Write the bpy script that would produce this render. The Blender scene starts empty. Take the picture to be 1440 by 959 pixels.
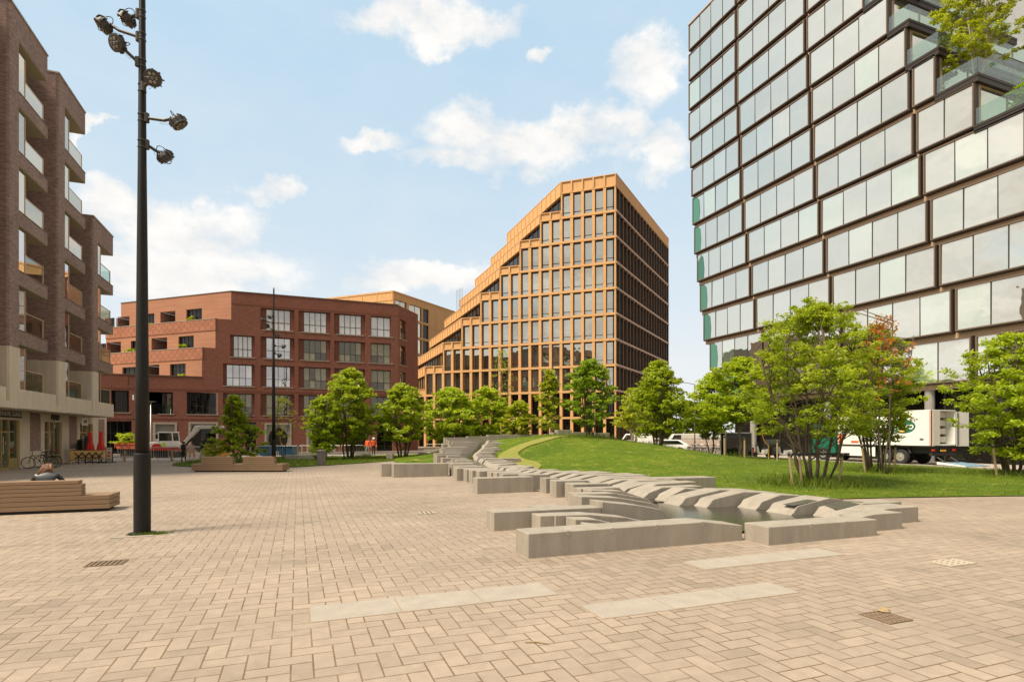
import bpy, bmesh, math, random
import numpy as np
from mathutils import Vector, Matrix
random.seed(7)
R = math.radians
S = bpy.context.scene
COL = S.collection
# ------------------------------------------------------------------ camera model (world +Y = street axis)
F, H, VH, TH = 790.0, 2.0, 611.0, R(20.9)
sT, cT = math.sin(TH), math.cos(TH)
def cam2w(X, d, z=0.0): return Vector((X*cT + d*sT, -X*sT + d*cT, z))
def W(u, v, z=0.0):
    d = (H - z)*F/(v - VH); return cam2w((u-720)/F*d, d, z)
def WD(u, d, z=0.0): return cam2w((u-720)/F*d, d, z)
def zat(v, d): return H - (v - VH)*d/F
def lerp(t, pts):
    if t <= pts[0][0]: return pts[0][1]
    for (a, b), (c, e) in zip(pts, pts[1:]):
        if t <= c: return b + (e-b)*(t-a)/(c-a)
    return pts[-1][1]

# ------------------------------------------------------------------ materials
def newmat(name):
    m = bpy.data.materials.new(name); m.use_nodes = True
    nt = m.node_tree
    for n in list(nt.nodes): nt.nodes.remove(n)
    out = nt.nodes.new('ShaderNodeOutputMaterial')
    return m, nt, out
def N(nt, t, **k):
    n = nt.nodes.new('ShaderNode'+t)
    for a, b in k.items():
        if a.startswith('i_'):
            n.inputs[a[2:].replace('_', ' ')].default_value = b
        else: setattr(n, a, b)
    return n
def MATH(nt, op, a, b=None, c=None):
    n = nt.nodes.new('ShaderNodeMath'); n.operation = op
    for i, x in enumerate((a, b, c)):
        if x is None: continue
        if isinstance(x, (int, float)): n.inputs[i].default_value = x
        else: nt.links.new(x, n.inputs[i])
    return n.outputs[0]
def MIX(nt, f, a, b, mode='MIX'):
    n = nt.nodes.new('ShaderNodeMix'); n.data_type = 'RGBA'; n.blend_type = mode
    for k, x in ((0, f), (6, a), (7, b)):
        if isinstance(x, (int, float)): n.inputs[k].default_value = x
        elif isinstance(x, tuple): n.inputs[k].default_value = (*x[:3], 1)
        else: nt.links.new(x, n.inputs[k])
    return n.outputs[2]
def RAMP(nt, f, stops):
    n = nt.nodes.new('ShaderNodeValToRGB'); nt.links.new(f, n.inputs[0])
    cr = n.color_ramp
    while len(cr.elements) < len(stops): cr.elements.new(.5)
    for e, (p, c) in zip(cr.elements, stops):
        e.position = p; e.color = (*c, 1) if isinstance(c, tuple) else (c, c, c, 1)
    return n.outputs[0]
def NOISE(nt, vec, scale, detail=4, rough=.55):
    n = N(nt, 'TexNoise'); n.inputs['Scale'].default_value = scale
    n.inputs['Detail'].default_value = detail; n.inputs['Roughness'].default_value = rough
    if vec is not None: nt.links.new(vec, n.inputs['Vector'])
    return n.outputs['Fac']
def PR(nt, out, col, rough=.7, metal=0., spec=.5, bump=None, bstr=.2, bdist=.01):
    p = N(nt, 'BsdfPrincipled')
    for k, x in (('Base Color', col), ('Roughness', rough), ('Metallic', metal), ('Specular IOR Level', spec)):
        if isinstance(x, tuple): p.inputs[k].default_value = (*x[:3], 1)
        elif isinstance(x, (int, float)): p.inputs[k].default_value = x
        else: nt.links.new(x, p.inputs[k])
    if bump is not None:
        b = N(nt, 'Bump'); b.inputs['Strength'].default_value = bstr; b.inputs['Distance'].default_value = bdist
        nt.links.new(bump, b.inputs['Height']); nt.links.new(b.outputs[0], p.inputs['Normal'])
    nt.links.new(p.outputs[0], out.inputs[0]); return p
def geopos(nt): return N(nt, 'NewGeometry').outputs['Position']

def SCHLICK(nt, f0=.04, nrm=None):
    g = N(nt, 'NewGeometry'); d = N(nt, 'VectorMath'); d.operation = 'DOT_PRODUCT'
    nt.links.new(g.outputs['Normal'], d.inputs[0]); nt.links.new(g.outputs['Incoming'], d.inputs[1])
    c = MATH(nt, 'SUBTRACT', 1., MATH(nt, 'MINIMUM', MATH(nt, 'ABSOLUTE', d.outputs['Value']), 1.))
    return MATH(nt, 'MULTIPLY_ADD', MATH(nt, 'POWER', c, 5.), 1-f0, f0)
def plain(name, col, rough=.6, metal=0., var=.12, scale=6., spec=.5):
    m, nt, out = newmat(name)
    f = NOISE(nt, geopos(nt), scale, 5)
    c = MIX(nt, f, tuple(x*(1-var) for x in col), tuple(min(1, x*(1+var)) for x in col))
    PR(nt, out, c, rough, metal, spec, f, .08, .01); return m

def brick(name, c1, c2, mortar, bw=.21, bh=.062, ms=.010, patch=.25):
    m, nt, out = newmat(name)
    pos = geopos(nt); sx = N(nt, 'SeparateXYZ'); nt.links.new(pos, sx.inputs[0])
    cb = N(nt, 'CombineXYZ'); nt.links.new(MATH(nt, 'ADD', sx.outputs[0], sx.outputs[1]), cb.inputs[0]); nt.links.new(sx.outputs[2], cb.inputs[1])
    b = N(nt, 'TexBrick'); nt.links.new(cb.outputs[0], b.inputs['Vector'])
    b.inputs['Scale'].default_value = 1; b.inputs['Brick Width'].default_value = bw; b.inputs['Row Height'].default_value = bh
    b.inputs['Mortar Size'].default_value = ms; b.inputs['Mortar Smooth'].default_value = .2
    b.inputs['Color1'].default_value = (*c1, 1); b.inputs['Color2'].default_value = (*c2, 1); b.inputs['Mortar'].default_value = (*mortar, 1)
    b.offset = .5
    # long-wave variation between courses and patches, as real brickwork has
    mp = N(nt, 'Mapping'); mp.inputs['Scale'].default_value = (1.2, 6.5, 1); nt.links.new(cb.outputs[0], mp.inputs[0])
    f = NOISE(nt, mp.outputs[0], 1.6, 6, .7)
    f2 = NOISE(nt, pos, .35, 3)
    c = MIX(nt, 1., b.outputs['Color'], RAMP(nt, f, [(.3, 1-patch), (.7, 1+patch*.0+0.0)]), 'MULTIPLY')
    c = MIX(nt, .35, c, MIX(nt, f2, tuple(x*.8 for x in c1), tuple(x*1.15 for x in c2)))
    PR(nt, out, c, .85, 0, .3, b.outputs['Fac'], -.4, .01); return m

def concrete(name, col, speck=.12, stain=.25, rough=.75, sc=1.):
    m, nt, out = newmat(name)
    pos = geopos(nt)
    f1 = NOISE(nt, pos, 1.3*sc, 6, .65); f2 = NOISE(nt, pos, 90*sc, 2, .6)
    sx = N(nt, 'Mapping'); sx.inputs['Scale'].default_value = (2.5, 2.5, .35); nt.links.new(pos, sx.inputs[0])
    f3 = NOISE(nt, sx.outputs[0], 1.6*sc, 5, .6)
    c = MIX(nt, f1, tuple(x*(1-stain) for x in col), tuple(x*(1+stain*.5) for x in col))
    c = MIX(nt, 1., c, RAMP(nt, f3, [(.3, 1-stain*.8), (.65, 1.)]), 'MULTIPLY')
    c = MIX(nt, 1., c, RAMP(nt, f2, [(.3, 1-speck), (.7, 1+0*speck)]), 'MULTIPLY')
    PR(nt, out, c, rough, 0, .4, f2, .15, .004); return m

def glass_wall(name, refl=.45, inner=(.03, .035, .03), tint=(.93, .95, .92), var=.5, wave=.0, curtain=None, thr=.45):
    """coated facade glazing: dark room behind, strong mirror reflection; every pane differs a little"""
    m, nt, out = newmat(name)
    g = N(nt, 'NewGeometry'); oi = N(nt, 'ObjectInfo'); rnd = MATH(nt, 'FRACT', MATH(nt, 'ADD', g.outputs['Random Per Island'], oi.outputs['Random']))
    lo = tuple(x*(1-var) for x in inner); hi = tuple(x*(1+var) for x in inner)
    ic = MIX(nt, rnd, lo, hi)
    if curtain:
        sx = N(nt, 'Mapping'); sx.inputs['Scale'].default_value = (9, 9, .05); nt.links.new(g.outputs['Position'], sx.inputs[0])
        fold = NOISE(nt, sx.outputs[0], 1.2, 3)
        cc = MIX(nt, fold, tuple(x*.55 for x in curtain), curtain)
        ic = MIX(nt, RAMP(nt, MATH(nt, 'FRACT', MATH(nt, 'MULTIPLY', rnd, 7.31)), [(thr, 0.), (thr+.04, 1.)]), ic, cc)
    d = N(nt, 'BsdfDiffuse'); nt.links.new(ic, d.inputs[0])
    gl = N(nt, 'BsdfGlossy'); gl.inputs['Roughness'].default_value = .015; gl.inputs['Color'].default_value = (*tint, 1)
    nz = NOISE(nt, g.outputs['Position'], .45, 2)
    b = N(nt, 'Bump'); b.inputs['Strength'].default_value = .05; b.inputs['Distance'].default_value = .12+wave
    nt.links.new(nz, b.inputs['Height']); nt.links.new(b.outputs[0], gl.inputs['Normal'])
    fac = SCHLICK(nt, refl)
    fac = MATH(nt, 'MULTIPLY', fac, MATH(nt, 'ADD', MATH(nt, 'MULTIPLY', rnd, .08), .92))
    mx = N(nt, 'MixShader'); nt.links.new(fac, mx.inputs[0]); nt.links.new(d.outputs[0], mx.inputs[1]); nt.links.new(gl.outputs[0], mx.inputs[2])
    nt.links.new(mx.outputs[0], out.inputs[0]); return m

def clear_glass(name, refl=.25, tint=(.8, .92, .86)):
    m, nt, out = newmat(name)
    t = N(nt, 'BsdfTransparent'); t.inputs[0].default_value = (*tint, 1)
    gl = N(nt, 'BsdfGlossy'); gl.inputs['Roughness'].default_value = .02
    fac = SCHLICK(nt, refl)
    mx = N(nt, 'MixShader'); nt.links.new(fac, mx.inputs[0]); nt.links.new(t.outputs[0], mx.inputs[1]); nt.links.new(gl.outputs[0], mx.inputs[2])
    nt.links.new(mx.outputs[0], out.inputs[0]); return m

def leafmat(name, c1, c2, trans=.45):
    m, nt, out = newmat(name)
    g = N(nt, 'NewGeometry')
    big = NOISE(nt, g.outputs['Position'], .9, 2)
    c = MIX(nt, g.outputs['Random Per Island'], c1, c2)
    c = MIX(nt, MATH(nt, 'MULTIPLY', big, .5), c, tuple(x*.6 for x in c1))
    p = N(nt, 'BsdfPrincipled'); nt.links.new(c, p.inputs['Base Color']); p.inputs['Roughness'].default_value = .5; p.inputs['Specular IOR Level'].default_value = .35
    t = N(nt, 'BsdfTranslucent'); nt.links.new(MIX(nt, .5, c, (c2[0]*1.5, c2[1]*1.5, c2[2])), t.inputs[0])
    mx = N(nt, 'MixShader'); mx.inputs[0].default_value = trans
    nt.links.new(p.outputs[0], mx.inputs[1]); nt.links.new(t.outputs[0], mx.inputs[2]); nt.links.new(mx.outputs[0], out.inputs[0]); return m

def paver_mat():
    m, nt, out = newmat('herringbone_pavers')
    pos = geopos(nt); sx = N(nt, 'SeparateXYZ'); nt.links.new(pos, sx.inputs[0])
    w = .182
    x = MATH(nt, 'DIVIDE', MATH(nt, 'SUBTRACT', sx.outputs[0], .13), w); y = MATH(nt, 'DIVIDE', MATH(nt, 'SUBTRACT', sx.outputs[1], 6.35), w)
    i = MATH(nt, 'FLOOR', x); j = MATH(nt, 'FLOOR', y)
    fx = MATH(nt, 'SUBTRACT', x, i); fy = MATH(nt, 'SUBTRACT', y, j)
    k = MATH(nt, 'FLOORED_MODULO', MATH(nt, 'ADD', MATH(nt, 'SUBTRACT', i, j), .5), 4.)
    is_ = [MATH(nt, 'COMPARE', k, q+.5, .3) for q in range(4)]
    big = 9.
    L = MATH(nt, 'MULTIPLY_ADD', is_[1], big, fx)
    Rr = MATH(nt, 'MULTIPLY_ADD', is_[0], big, MATH(nt, 'SUBTRACT', 1., fx))
    B = MATH(nt, 'MULTIPLY_ADD', is_[2], big, fy)
    T = MATH(nt, 'MULTIPLY_ADD', is_[3], big, MATH(nt, 'SUBTRACT', 1., fy))
    d = MATH(nt, 'MINIMUM', MATH(nt, 'MINIMUM', L, Rr), MATH(nt, 'MINIMUM', B, T))
    idc = N(nt, 'CombineXYZ'); nt.links.new(MATH(nt, 'SUBTRACT', i, is_[1]), idc.inputs[0]); nt.links.new(MATH(nt, 'SUBTRACT', j, is_[2]), idc.inputs[1])
    wn = N(nt, 'TexWhiteNoise'); wn.noise_dimensions = '2D'; nt.links.new(idc.outputs[0], wn.inputs['Vector'])
    wob = NOISE(nt, pos, 14, 3)
    dj = MATH(nt, 'ADD', d, MATH(nt, 'MULTIPLY', MATH(nt, 'SUBTRACT', wob, .5), .045))
    joint = RAMP(nt, dj, [(.024, 1.), (.054, 0.)])
    # how open a joint is varies over the square
    jn = NOISE(nt, pos, .9, 4)
    joint = MATH(nt, 'MULTIPLY', joint, RAMP(nt, jn, [(.25, .45), (.6, 1.)]))
    speck = NOISE(nt, pos, 150, 2, .7); mott = NOISE(nt, pos, 5.5, 6, .7); patch = NOISE(nt, pos, .22, 5, .62)
    base = MIX(nt, wn.outputs['Value'], PAV1, PAV2)
    base = MIX(nt, MATH(nt, 'GREATER_THAN', wn.outputs['Value'], .955), base, tuple(x*.91 for x in PAV1))
    base = MIX(nt, 1., base, RAMP(nt, speck, [(.25, .72), (.6, 1.), (.8, 1.0)]), 'MULTIPLY')
    base = MIX(nt, 1., base, RAMP(nt, mott, [(.3, .82), (.65, 1.)]), 'MULTIPLY')
    base = MIX(nt, 1., base, RAMP(nt, patch, [(.32, .82), (.58, 1.)]), 'MULTIPLY')
    spots = N(nt, 'TexVoronoi'); spots.inputs['Scale'].default_value = 2.1; nt.links.new(pos, spots.inputs['Vector'])
    base = MIX(nt, RAMP(nt, spots.outputs['Distance'], [(.012, .5), (.03, 0.)]), base, (.16, .12, .085))
    mp_ = N(nt, 'Mapping'); mp_.inputs['Rotation'].default_value = (0, 0, .5); mp_.inputs['Scale'].default_value = (.25, 1.6, 1); nt.links.new(pos, mp_.inputs[0])
    streak = NOISE(nt, mp_.outputs[0], .8, 5, .6)
    base = MIX(nt, 1., base, RAMP(nt, streak, [(.35, .91), (.6, 1.)]), 'MULTIPLY')
    c = MIX(nt, joint, base, (.15, .092, .045))
    hgt = MATH(nt, 'ADD', MATH(nt, 'MULTIPLY', joint, -1.), MATH(nt, 'MULTIPLY', speck, .15))
    PR(nt, out, c, .82, 0, .25, hgt, .45, .006); return m

def wood_mat(name, c1, c2):
    m, nt, out = newmat(name)
    pos = geopos(nt); mp = N(nt, 'Mapping'); mp.inputs['Scale'].default_value = (.7, 6, 14); nt.links.new(pos, mp.inputs[0])
    f = NOISE(nt, mp.outputs[0], 2.2, 7, .65); g = N(nt, 'NewGeometry')
    c = MIX(nt, f, c1, c2); c = MIX(nt, MATH(nt, 'MULTIPLY', g.outputs['Random Per Island'], .5), c, tuple(x*.55 for x in c2))
    moss = NOISE(nt, pos, 1.5, 4)
    c = MIX(nt, RAMP(nt, moss, [(.6, 0.), (.78, .55)]), c, (.16, .15, .05))
    PR(nt, out, c, .8, 0, .3, f, .3, .004); return m

def grass_mat(name, a, b, c3):
    m, nt, out = newmat(name)
    pos = geopos(nt)
    f = NOISE(nt, pos, .35, 5, .6); f2 = NOISE(nt, pos, 7, 5, .75); f3 = NOISE(nt, pos, 1.6, 4, .6)
    c = MIX(nt, RAMP(nt, f, [(.3, 0.), (.7, 1.)]), a, b); c = MIX(nt, RAMP(nt, f2, [(.3, .65), (.62, 0.)]), c, tuple(x*.5 for x in a))
    c = MIX(nt, RAMP(nt, f3, [(.54, 0.), (.72, .8)]), c, c3)
    PR(nt, out, c, .9, 0, .15, f2, .9, .06); return m

PAV1, PAV2 = (.39, .307, .23), (.445, .35, .262)
M = {}
M['paver'] = paver_mat()
M['granite_slab'] = concrete('pale_granite_slab', (.43, .368, .295), .2, .16)
M['street'] = concrete('street_concrete', (.50, .42, .34), .1, .15)
M['road'] = concrete('asphalt', (.10, .09, .08), .2, .2)
M['granite'] = concrete('grey_granite', (.43, .37, .29), .32, .26)
M['wet'] = concrete('wet_granite', (.13, .12, .10), .3, .2, .25)
M['stone'] = concrete('beige_stone_panels', (.70, .585, .44), .1, .2)
M['brown_brick'] = brick('brown_brick', (.135, .082, .068), (.47, .31, .26), (.30, .22, .18), patch=.5)
M['red_brick'] = brick('red_brick', (.165, .055, .036), (.34, .12, .074), (.24, .125, .09), patch=.5)
M['orange_band'] = brick('orange_soldier_course', (.33, .12, .065), (.42, .17, .09), (.22, .105, .07), .10, .42, .016, patch=.15)
M['red_band'] = brick('red_soldier_course', (.21, .068, .042), (.28, .095, .058), (.14, .07, .05), .10, .42, .016, patch=.15)
M['orange_brick'] = brick('orange_brick', (.36, .145, .078), (.50, .23, .125), (.38, .21, .14), patch=.35)
M['coping'] = plain('coping_metal', (.36, .30, .23), .5)
M['redcoping'] = plain('brown_coping', (.17, .11, .085), .5)
M['soffit'] = plain('cream_soffit', (.42, .36, .26), .8)
M['dark'] = plain('dark_frame', (.03, .024, .02), .45)
M['bronze'] = plain('bronze_cladding', (.52, .36, .225), .5, .0)
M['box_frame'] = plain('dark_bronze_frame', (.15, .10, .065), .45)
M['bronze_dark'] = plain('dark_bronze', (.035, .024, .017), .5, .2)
M['brass'] = plain('brass_frame', (.42, .31, .13), .4, .3)
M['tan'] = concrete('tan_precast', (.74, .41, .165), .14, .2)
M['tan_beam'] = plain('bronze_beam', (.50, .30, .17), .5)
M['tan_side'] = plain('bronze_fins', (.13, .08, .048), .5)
M['tower_glass'] = glass_wall('tower_glass', .84, (.30, .31, .25), (.93, .895, .80), .3, .2, (.62, .80, .60), .90)
M['green_glass'] = glass_wall('green_glass', .12, (.04, .15, .095), (.9, 1, .95), .4)
M['tan_glass'] = glass_wall('tan_glass', .62, (.06, .058, .045), (1., .96, .83), .6, .15)
M['dark_glass'] = glass_wall('dark_glass', .05, (.012, .011, .009), (.9, .9, .9), .6)
M['red_glass'] = glass_wall('house_glass', .66, (.05, .045, .03), (1., .96, .95), .6, .12, (.50, .45, .33), .75)
M['painted_sky_glass'] = glass_wall('house_glass_painted_sky', .25, (.5, .47, .45), (1., .97, .96), .2, .1, (.80, .76, .74), -.1)  # near-white inner colour painted in place of the reflected sky
M['low_glass'] = glass_wall('house_glass_low', .16, (.05, .045, .03), (1., .9, .75), .6, .3, (.30, .27, .16), .42)
M['apt_glass'] = glass_wall('apartment_glass', .34, (.66, .60, .46), (1, .97, .9), .4, .1)
M['shop_glass'] = glass_wall('shop_glass', .14, (.06, .065, .04), (.95, 1, .95), .6)
M['balus'] = clear_glass('balustrade_glass', .16)
M['water'] = None
M['pole'] = plain('black_painted_steel', (.014, .012, .010), .5, 0, .2, 6, .25)
M['lampm'] = plain('brown_grey_metal', (.045, .037, .03), .5, .1)
M['lens'] = glass_wall('lamp_lens', .10, (.16, .14, .10))
M['galv'] = plain('galvanised_steel', (.48, .46, .42), .4, .7)
M['wood'] = wood_mat('weathered_bench_wood', (.20, .118, .066), (.36, .235, .14))
M['ply'] = plain('yellow_plywood', (.62, .36, .11), .6)
M['stakewood'] = plain('stake_wood', (.33, .23, .12), .8)
M['bark'] = plain('bark', (.10, .072, .045), .9, 0, .35, 14)
M['birch'] = plain('pale_bark', (.42, .36, .27), .9, 0, .3, 10)
M['red'] = plain('red_canvas', (.62, .02, .015), .7)
M['redpaint'] = plain('red_paint', (.55, .03, .02), .4)
M['orange'] = plain('orange_red_paint', (.60, .11, .03), .5)
M['bluep'] = plain('blue_skip_paint', (.015, .11, .26), .5)
M['white'] = plain('white_paint', (.80, .77, .71), .45, 0, .05)
M['offwhite'] = plain('dusty_white', (.62, .58, .50), .6)
M['black'] = plain('black_rubber', (.018, .017, .016), .6)
M['blackcloth'] = plain('black_cloth', (.02, .019, .02), .7)
M['greyp'] = plain('grey_panel', (.30, .275, .24), .6)
M['bin'] = plain('grey_bin_metal', (.17, .145, .13), .5, .3)
M['green'] = plain('dark_green_paint', (.012, .13, .075), .45)
M['yellow'] = plain('yellow_paint', (.75, .36, .02), .5)
M['lime'] = plain('lime_sticker', (.45, .75, .03), .5)
M['orangep'] = plain('hivis_orange', (.85, .13, .03), .6)
M['skin'] = plain('skin', (.48, .28, .19), .6)
M['hair'] = plain('brown_hair', (.16, .062, .02), .55, 0, .3, 30)
M['hairdark'] = plain('dark_hair', (.03, .02, .014), .6)
M['leather'] = plain('black_leather', (.03, .03, .032), .35)
M['paper'] = plain('poster_paper', (.75, .66, .50), .7)
M['posterred'] = plain('poster_red', (.72, .16, .08), .7)
M['rust'] = plain('rusty_iron', (.19, .125, .075), .8, 0, .4, 40)
M['pit'] = plain('dark_pit', (.05, .036, .025), .9)
M['ironplate'] = plain('pale_iron', (.46, .38, .28), .6)
M['curtain'] = plain('grey_curtain', (.33, .32, .26), .9)
M['tyre'] = plain('tyre', (.02, .02, .02), .8)
M['alu'] = plain('wheel_alloy', (.55, .52, .47), .35, .7)
M['carglass'] = glass_wall('car_glass', .2, (.02, .02, .02))
M['brownwall'] = concrete('pink_concrete', (.42, .32, .26), .1, .15)
M['blueplat'] = plain('blue_grey_platform', (.17, .28, .36), .6)
M['lawn'] = grass_mat('lawn', (.062, .115, .005), (.145, .195, .009), (.25, .23, .04))
M['turf'] = grass_mat('pale_turf', (.235, .235, .045), (.28, .27, .06), (.29, .265, .07))
M['leafA'] = leafmat('leaf_fresh', (.19, .29, .012), (.57, .64, .03))
M['leafB'] = leafmat('leaf_mid', (.155, .23, .011), (.50, .56, .028))
M['leafC'] = leafmat('leaf_deep', (.12, .21, .012), (.38, .49, .028))
M['leafY'] = leafmat('leaf_yellow', (.22, .28, .01), (.52, .54, .03))
M['leafO'] = leafmat('leaf_orange', (.45, .12, .02), (.60, .26, .05))
M['blade'] = leafmat('grass_blade', (.07, .125, .006), (.19, .23, .015), .35)
def water_mat():
    m, nt, out = newmat('pool_water')
    f = NOISE(nt, geopos(nt), 9, 4, .6)
    p = PR(nt, out, (.045, .042, .03), .04, 0, .9, f, .22, .03); p.inputs['IOR'].default_value = 1.6
    return m
M['water'] = water_mat()

# ------------------------------------------------------------------ mesh building
def off(o):
    v = Vector((0, 0, 0))
    while o: v += o.location; o = o.parent
    return v
class MB:
    def __init__(s): s.v = []; s.f = []; s.m = []; s.cur = 0
    def poly(s, pts, m=None):
        b = len(s.v); s.v += [tuple(p) for p in pts]; s.f.append(tuple(range(b, b+len(pts)))); s.m.append(s.cur if m is None else m)
    def faces(s, pts, fs, m=None):
        b = len(s.v); s.v += [tuple(p) for p in pts]
        for f in fs: s.f.append(tuple(b+i for i in f)); s.m.append(s.cur if m is None else m)
    def hexa(s, p):   # 4 bottom (ccw) + 4 top
        s.faces(p, [(3, 2, 1, 0), (4, 5, 6, 7), (0, 1, 5, 4), (1, 2, 6, 5), (2, 3, 7, 6), (3, 0, 4, 7)])
    def box(s, x0, y0, z0, x1, y1, z1):
        s.hexa([(x0, y0, z0), (x1, y0, z0), (x1, y1, z0), (x0, y1, z0), (x0, y0, z1), (x1, y0, z1), (x1, y1, z1), (x0, y1, z1)])
    def prism(s, poly, z0, z1):
        n = len(poly)
        s.faces([(x, y, z0) for x, y in poly]+[(x, y, z1) for x, y in poly],
                [tuple(range(n-1, -1, -1)), tuple(range(n, 2*n))]+[(i, (i+1) % n, n+(i+1) % n, n+i) for i in range(n)])
    def prof(s, xz, y0, y1):   # profile in x,z extruded along y
        n = len(xz)
        s.faces([(x, y0, z) for x, z in xz]+[(x, y1, z) for x, z in xz],
                [tuple(range(n)), tuple(range(2*n-1, n-1, -1))]+[((i+1) % n, i, n+i, n+(i+1) % n) for i in range(n)])
    def tube(s, pts, rad, n=8, caps=True):
        pts = [Vector(p) for p in pts]
        if not isinstance(rad, (list, tuple)): rad = [rad]*len(pts)
        b = len(s.v); K = len(pts)
        up = Vector((0, 0, 1))
        for i, p in enumerate(pts):
            t = (pts[min(i+1, K-1)]-pts[max(i-1, 0)]).normalized()
            a = t.cross(up if abs(t.z) < .95 else Vector((1, 0, 0))).normalized(); c = t.cross(a)
            for q in range(n):
                an = 2*math.pi*q/n; s.v.append(tuple(p+(a*math.cos(an)+c*math.sin(an))*rad[i]))
        for i in range(K-1):
            for q in range(n):
                q2 = (q+1) % n; s.f.append((b+i*n+q, b+i*n+q2, b+(i+1)*n+q2, b+(i+1)*n+q)); s.m.append(s.cur)
        if caps:
            s.f.append(tuple(b+q for q in range(n-1, -1, -1))); s.m.append(s.cur)
            s.f.append(tuple(b+(K-1)*n+q for q in range(n))); s.m.append(s.cur)
    def lathe(s, rz, c=(0, 0, 0), n=16, axis='z'):
        b = len(s.v); K = len(rz)
        for r, z in rz:
            for q in range(n):
                an = 2*math.pi*q/n; x, y = r*math.cos(an), r*math.sin(an)
                p = (x, y, z) if axis == 'z' else ((x, z, y) if axis == 'y' else (z, x, y))
                s.v.append((p[0]+c[0], p[1]+c[1], p[2]+c[2]))
        for i in range(K-1):
            for q in range(n):
                q2 = (q+1) % n; s.f.append((b+i*n+q, b+i*n+q2, b+(i+1)*n+q2, b+(i+1)*n+q)); s.m.append(s.cur)
        s.f.append(tuple(b+q for q in range(n-1, -1, -1))); s.m.append(s.cur)
        s.f.append(tuple(b+(K-1)*n+q for q in range(n))); s.m.append(s.cur)
    def torus(s, c, R0, r, n=20, k=6, axis='y'):
        pts = []
        b = len(s.v)
        for i in range(n):
            a = 2*math.pi*i/n
            for j in range(k):
                t = 2*math.pi*j/k; rr = R0+r*math.cos(t); h = r*math.sin(t)
                p = {'y': (rr*math.cos(a), h, rr*math.sin(a)), 'x': (h, rr*math.cos(a), rr*math.sin(a)), 'z': (rr*math.cos(a), rr*math.sin(a), h)}[axis]
                s.v.append((p[0]+c[0], p[1]+c[1], p[2]+c[2]))
        for i in range(n):
            for j in range(k):
                s.f.append((b+i*k+j, b+((i+1) % n)*k+j, b+((i+1) % n)*k+(j+1) % k, b+i*k+(j+1) % k)); s.m.append(s.cur)
    def build(s, name, mat, parent=None, world=False, bevel=0, smooth=False, loc=None, fix=True):
        me = bpy.data.meshes.new(name)
        o3 = Vector((0, 0, 0))
        if parent is not None and world: o3 = off(parent)
        if loc is not None: o3 = Vector(loc)
        me.from_pydata([(x-o3.x, y-o3.y, z-o3.z) for x, y, z in s.v], [], s.f)
        mats = mat if isinstance(mat, (list, tuple)) else [mat]
        for q in mats: me.materials.append(q)
        if len(mats) > 1: me.polygons.foreach_set('material_index', s.m)
        if fix:
            bm = bmesh.new(); bm.from_mesh(me); bmesh.ops.recalc_face_normals(bm, faces=bm.faces); bm.to_mesh(me); bm.free()
        if smooth: me.polygons.foreach_set('use_smooth', [True]*len(me.polygons))
        me.update()
        o = bpy.data.objects.new(name, me); COL.objects.link(o)
        if loc is not None: o.location = loc
        if parent is not None: o.parent = parent
        if bevel:
            b = o.modifiers.new('bevel', 'BEVEL'); b.width = bevel; b.segments = 2; b.limit_method = 'ANGLE'
        return o
def tag(o, label=None, cat=None, group=None, kind=None):
    if label: o['label'] = label
    if cat: o['category'] = cat
    if group: o['group'] = group
    if kind: o['kind'] = kind
    return o
def thing(name, label, cat, loc=(0, 0, 0), rz=0, group=None):
    o = bpy.data.objects.new(name, None); COL.objects.link(o); o.location = loc; o.rotation_euler = (0, 0, rz)
    o.empty_display_size = .3
    return tag(o, label, cat, group)
def copy_tree(o, parent=None):
    c = o.copy(); COL.objects.link(c); c.parent = parent
    for ch in list(o.children): copy_tree(ch, c)
    return c
def dup(o, loc, rz=0, label=None, sc=None):
    c = copy_tree(o); c.location = loc; c.rotation_euler = (0, 0, rz)
    if sc: c.scale = (sc, sc, sc)
    if label: c['label'] = label
    return c
class Plane:
    """vertical facade plane: origin, unit direction along it, outward normal"""
    def __init__(s, P, D):
        s.P = Vector((P[0], P[1])); s.D = Vector((D[0], D[1])).normalized()
        n = Vector((s.D.y, -s.D.x))
        if n.dot(-s.P) < 0: n = -n
        s.N = n
    def pt(s, a, n, z): p = s.P+s.D*a+s.N*n; return (p.x, p.y, z)
    def s_at(s, u):
        r = cam2w((u-720)/F, 1.); # P + D a = r t
        den = r.x*(-s.D.y)+r.y*s.D.x
        t = (s.P.x*(-s.D.y)+s.P.y*s.D.x)/den
        q = Vector((r.x*t, r.y*t))-s.P; return q.dot(s.D), t
    def z_at(s, u, v): a, t = s.s_at(u); return H-(v-VH)*t/F
    def box(s, mb, a0, a1, n0, n1, z0, z1):
        mb.hexa([s.pt(a0, n0, z0), s.pt(a1, n0, z0), s.pt(a1, n1, z0), s.pt(a0, n1, z0), s.pt(a0, n0, z1), s.pt(a1, n0, z1), s.pt(a1, n1, z1), s.pt(a0, n1, z1)])
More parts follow.
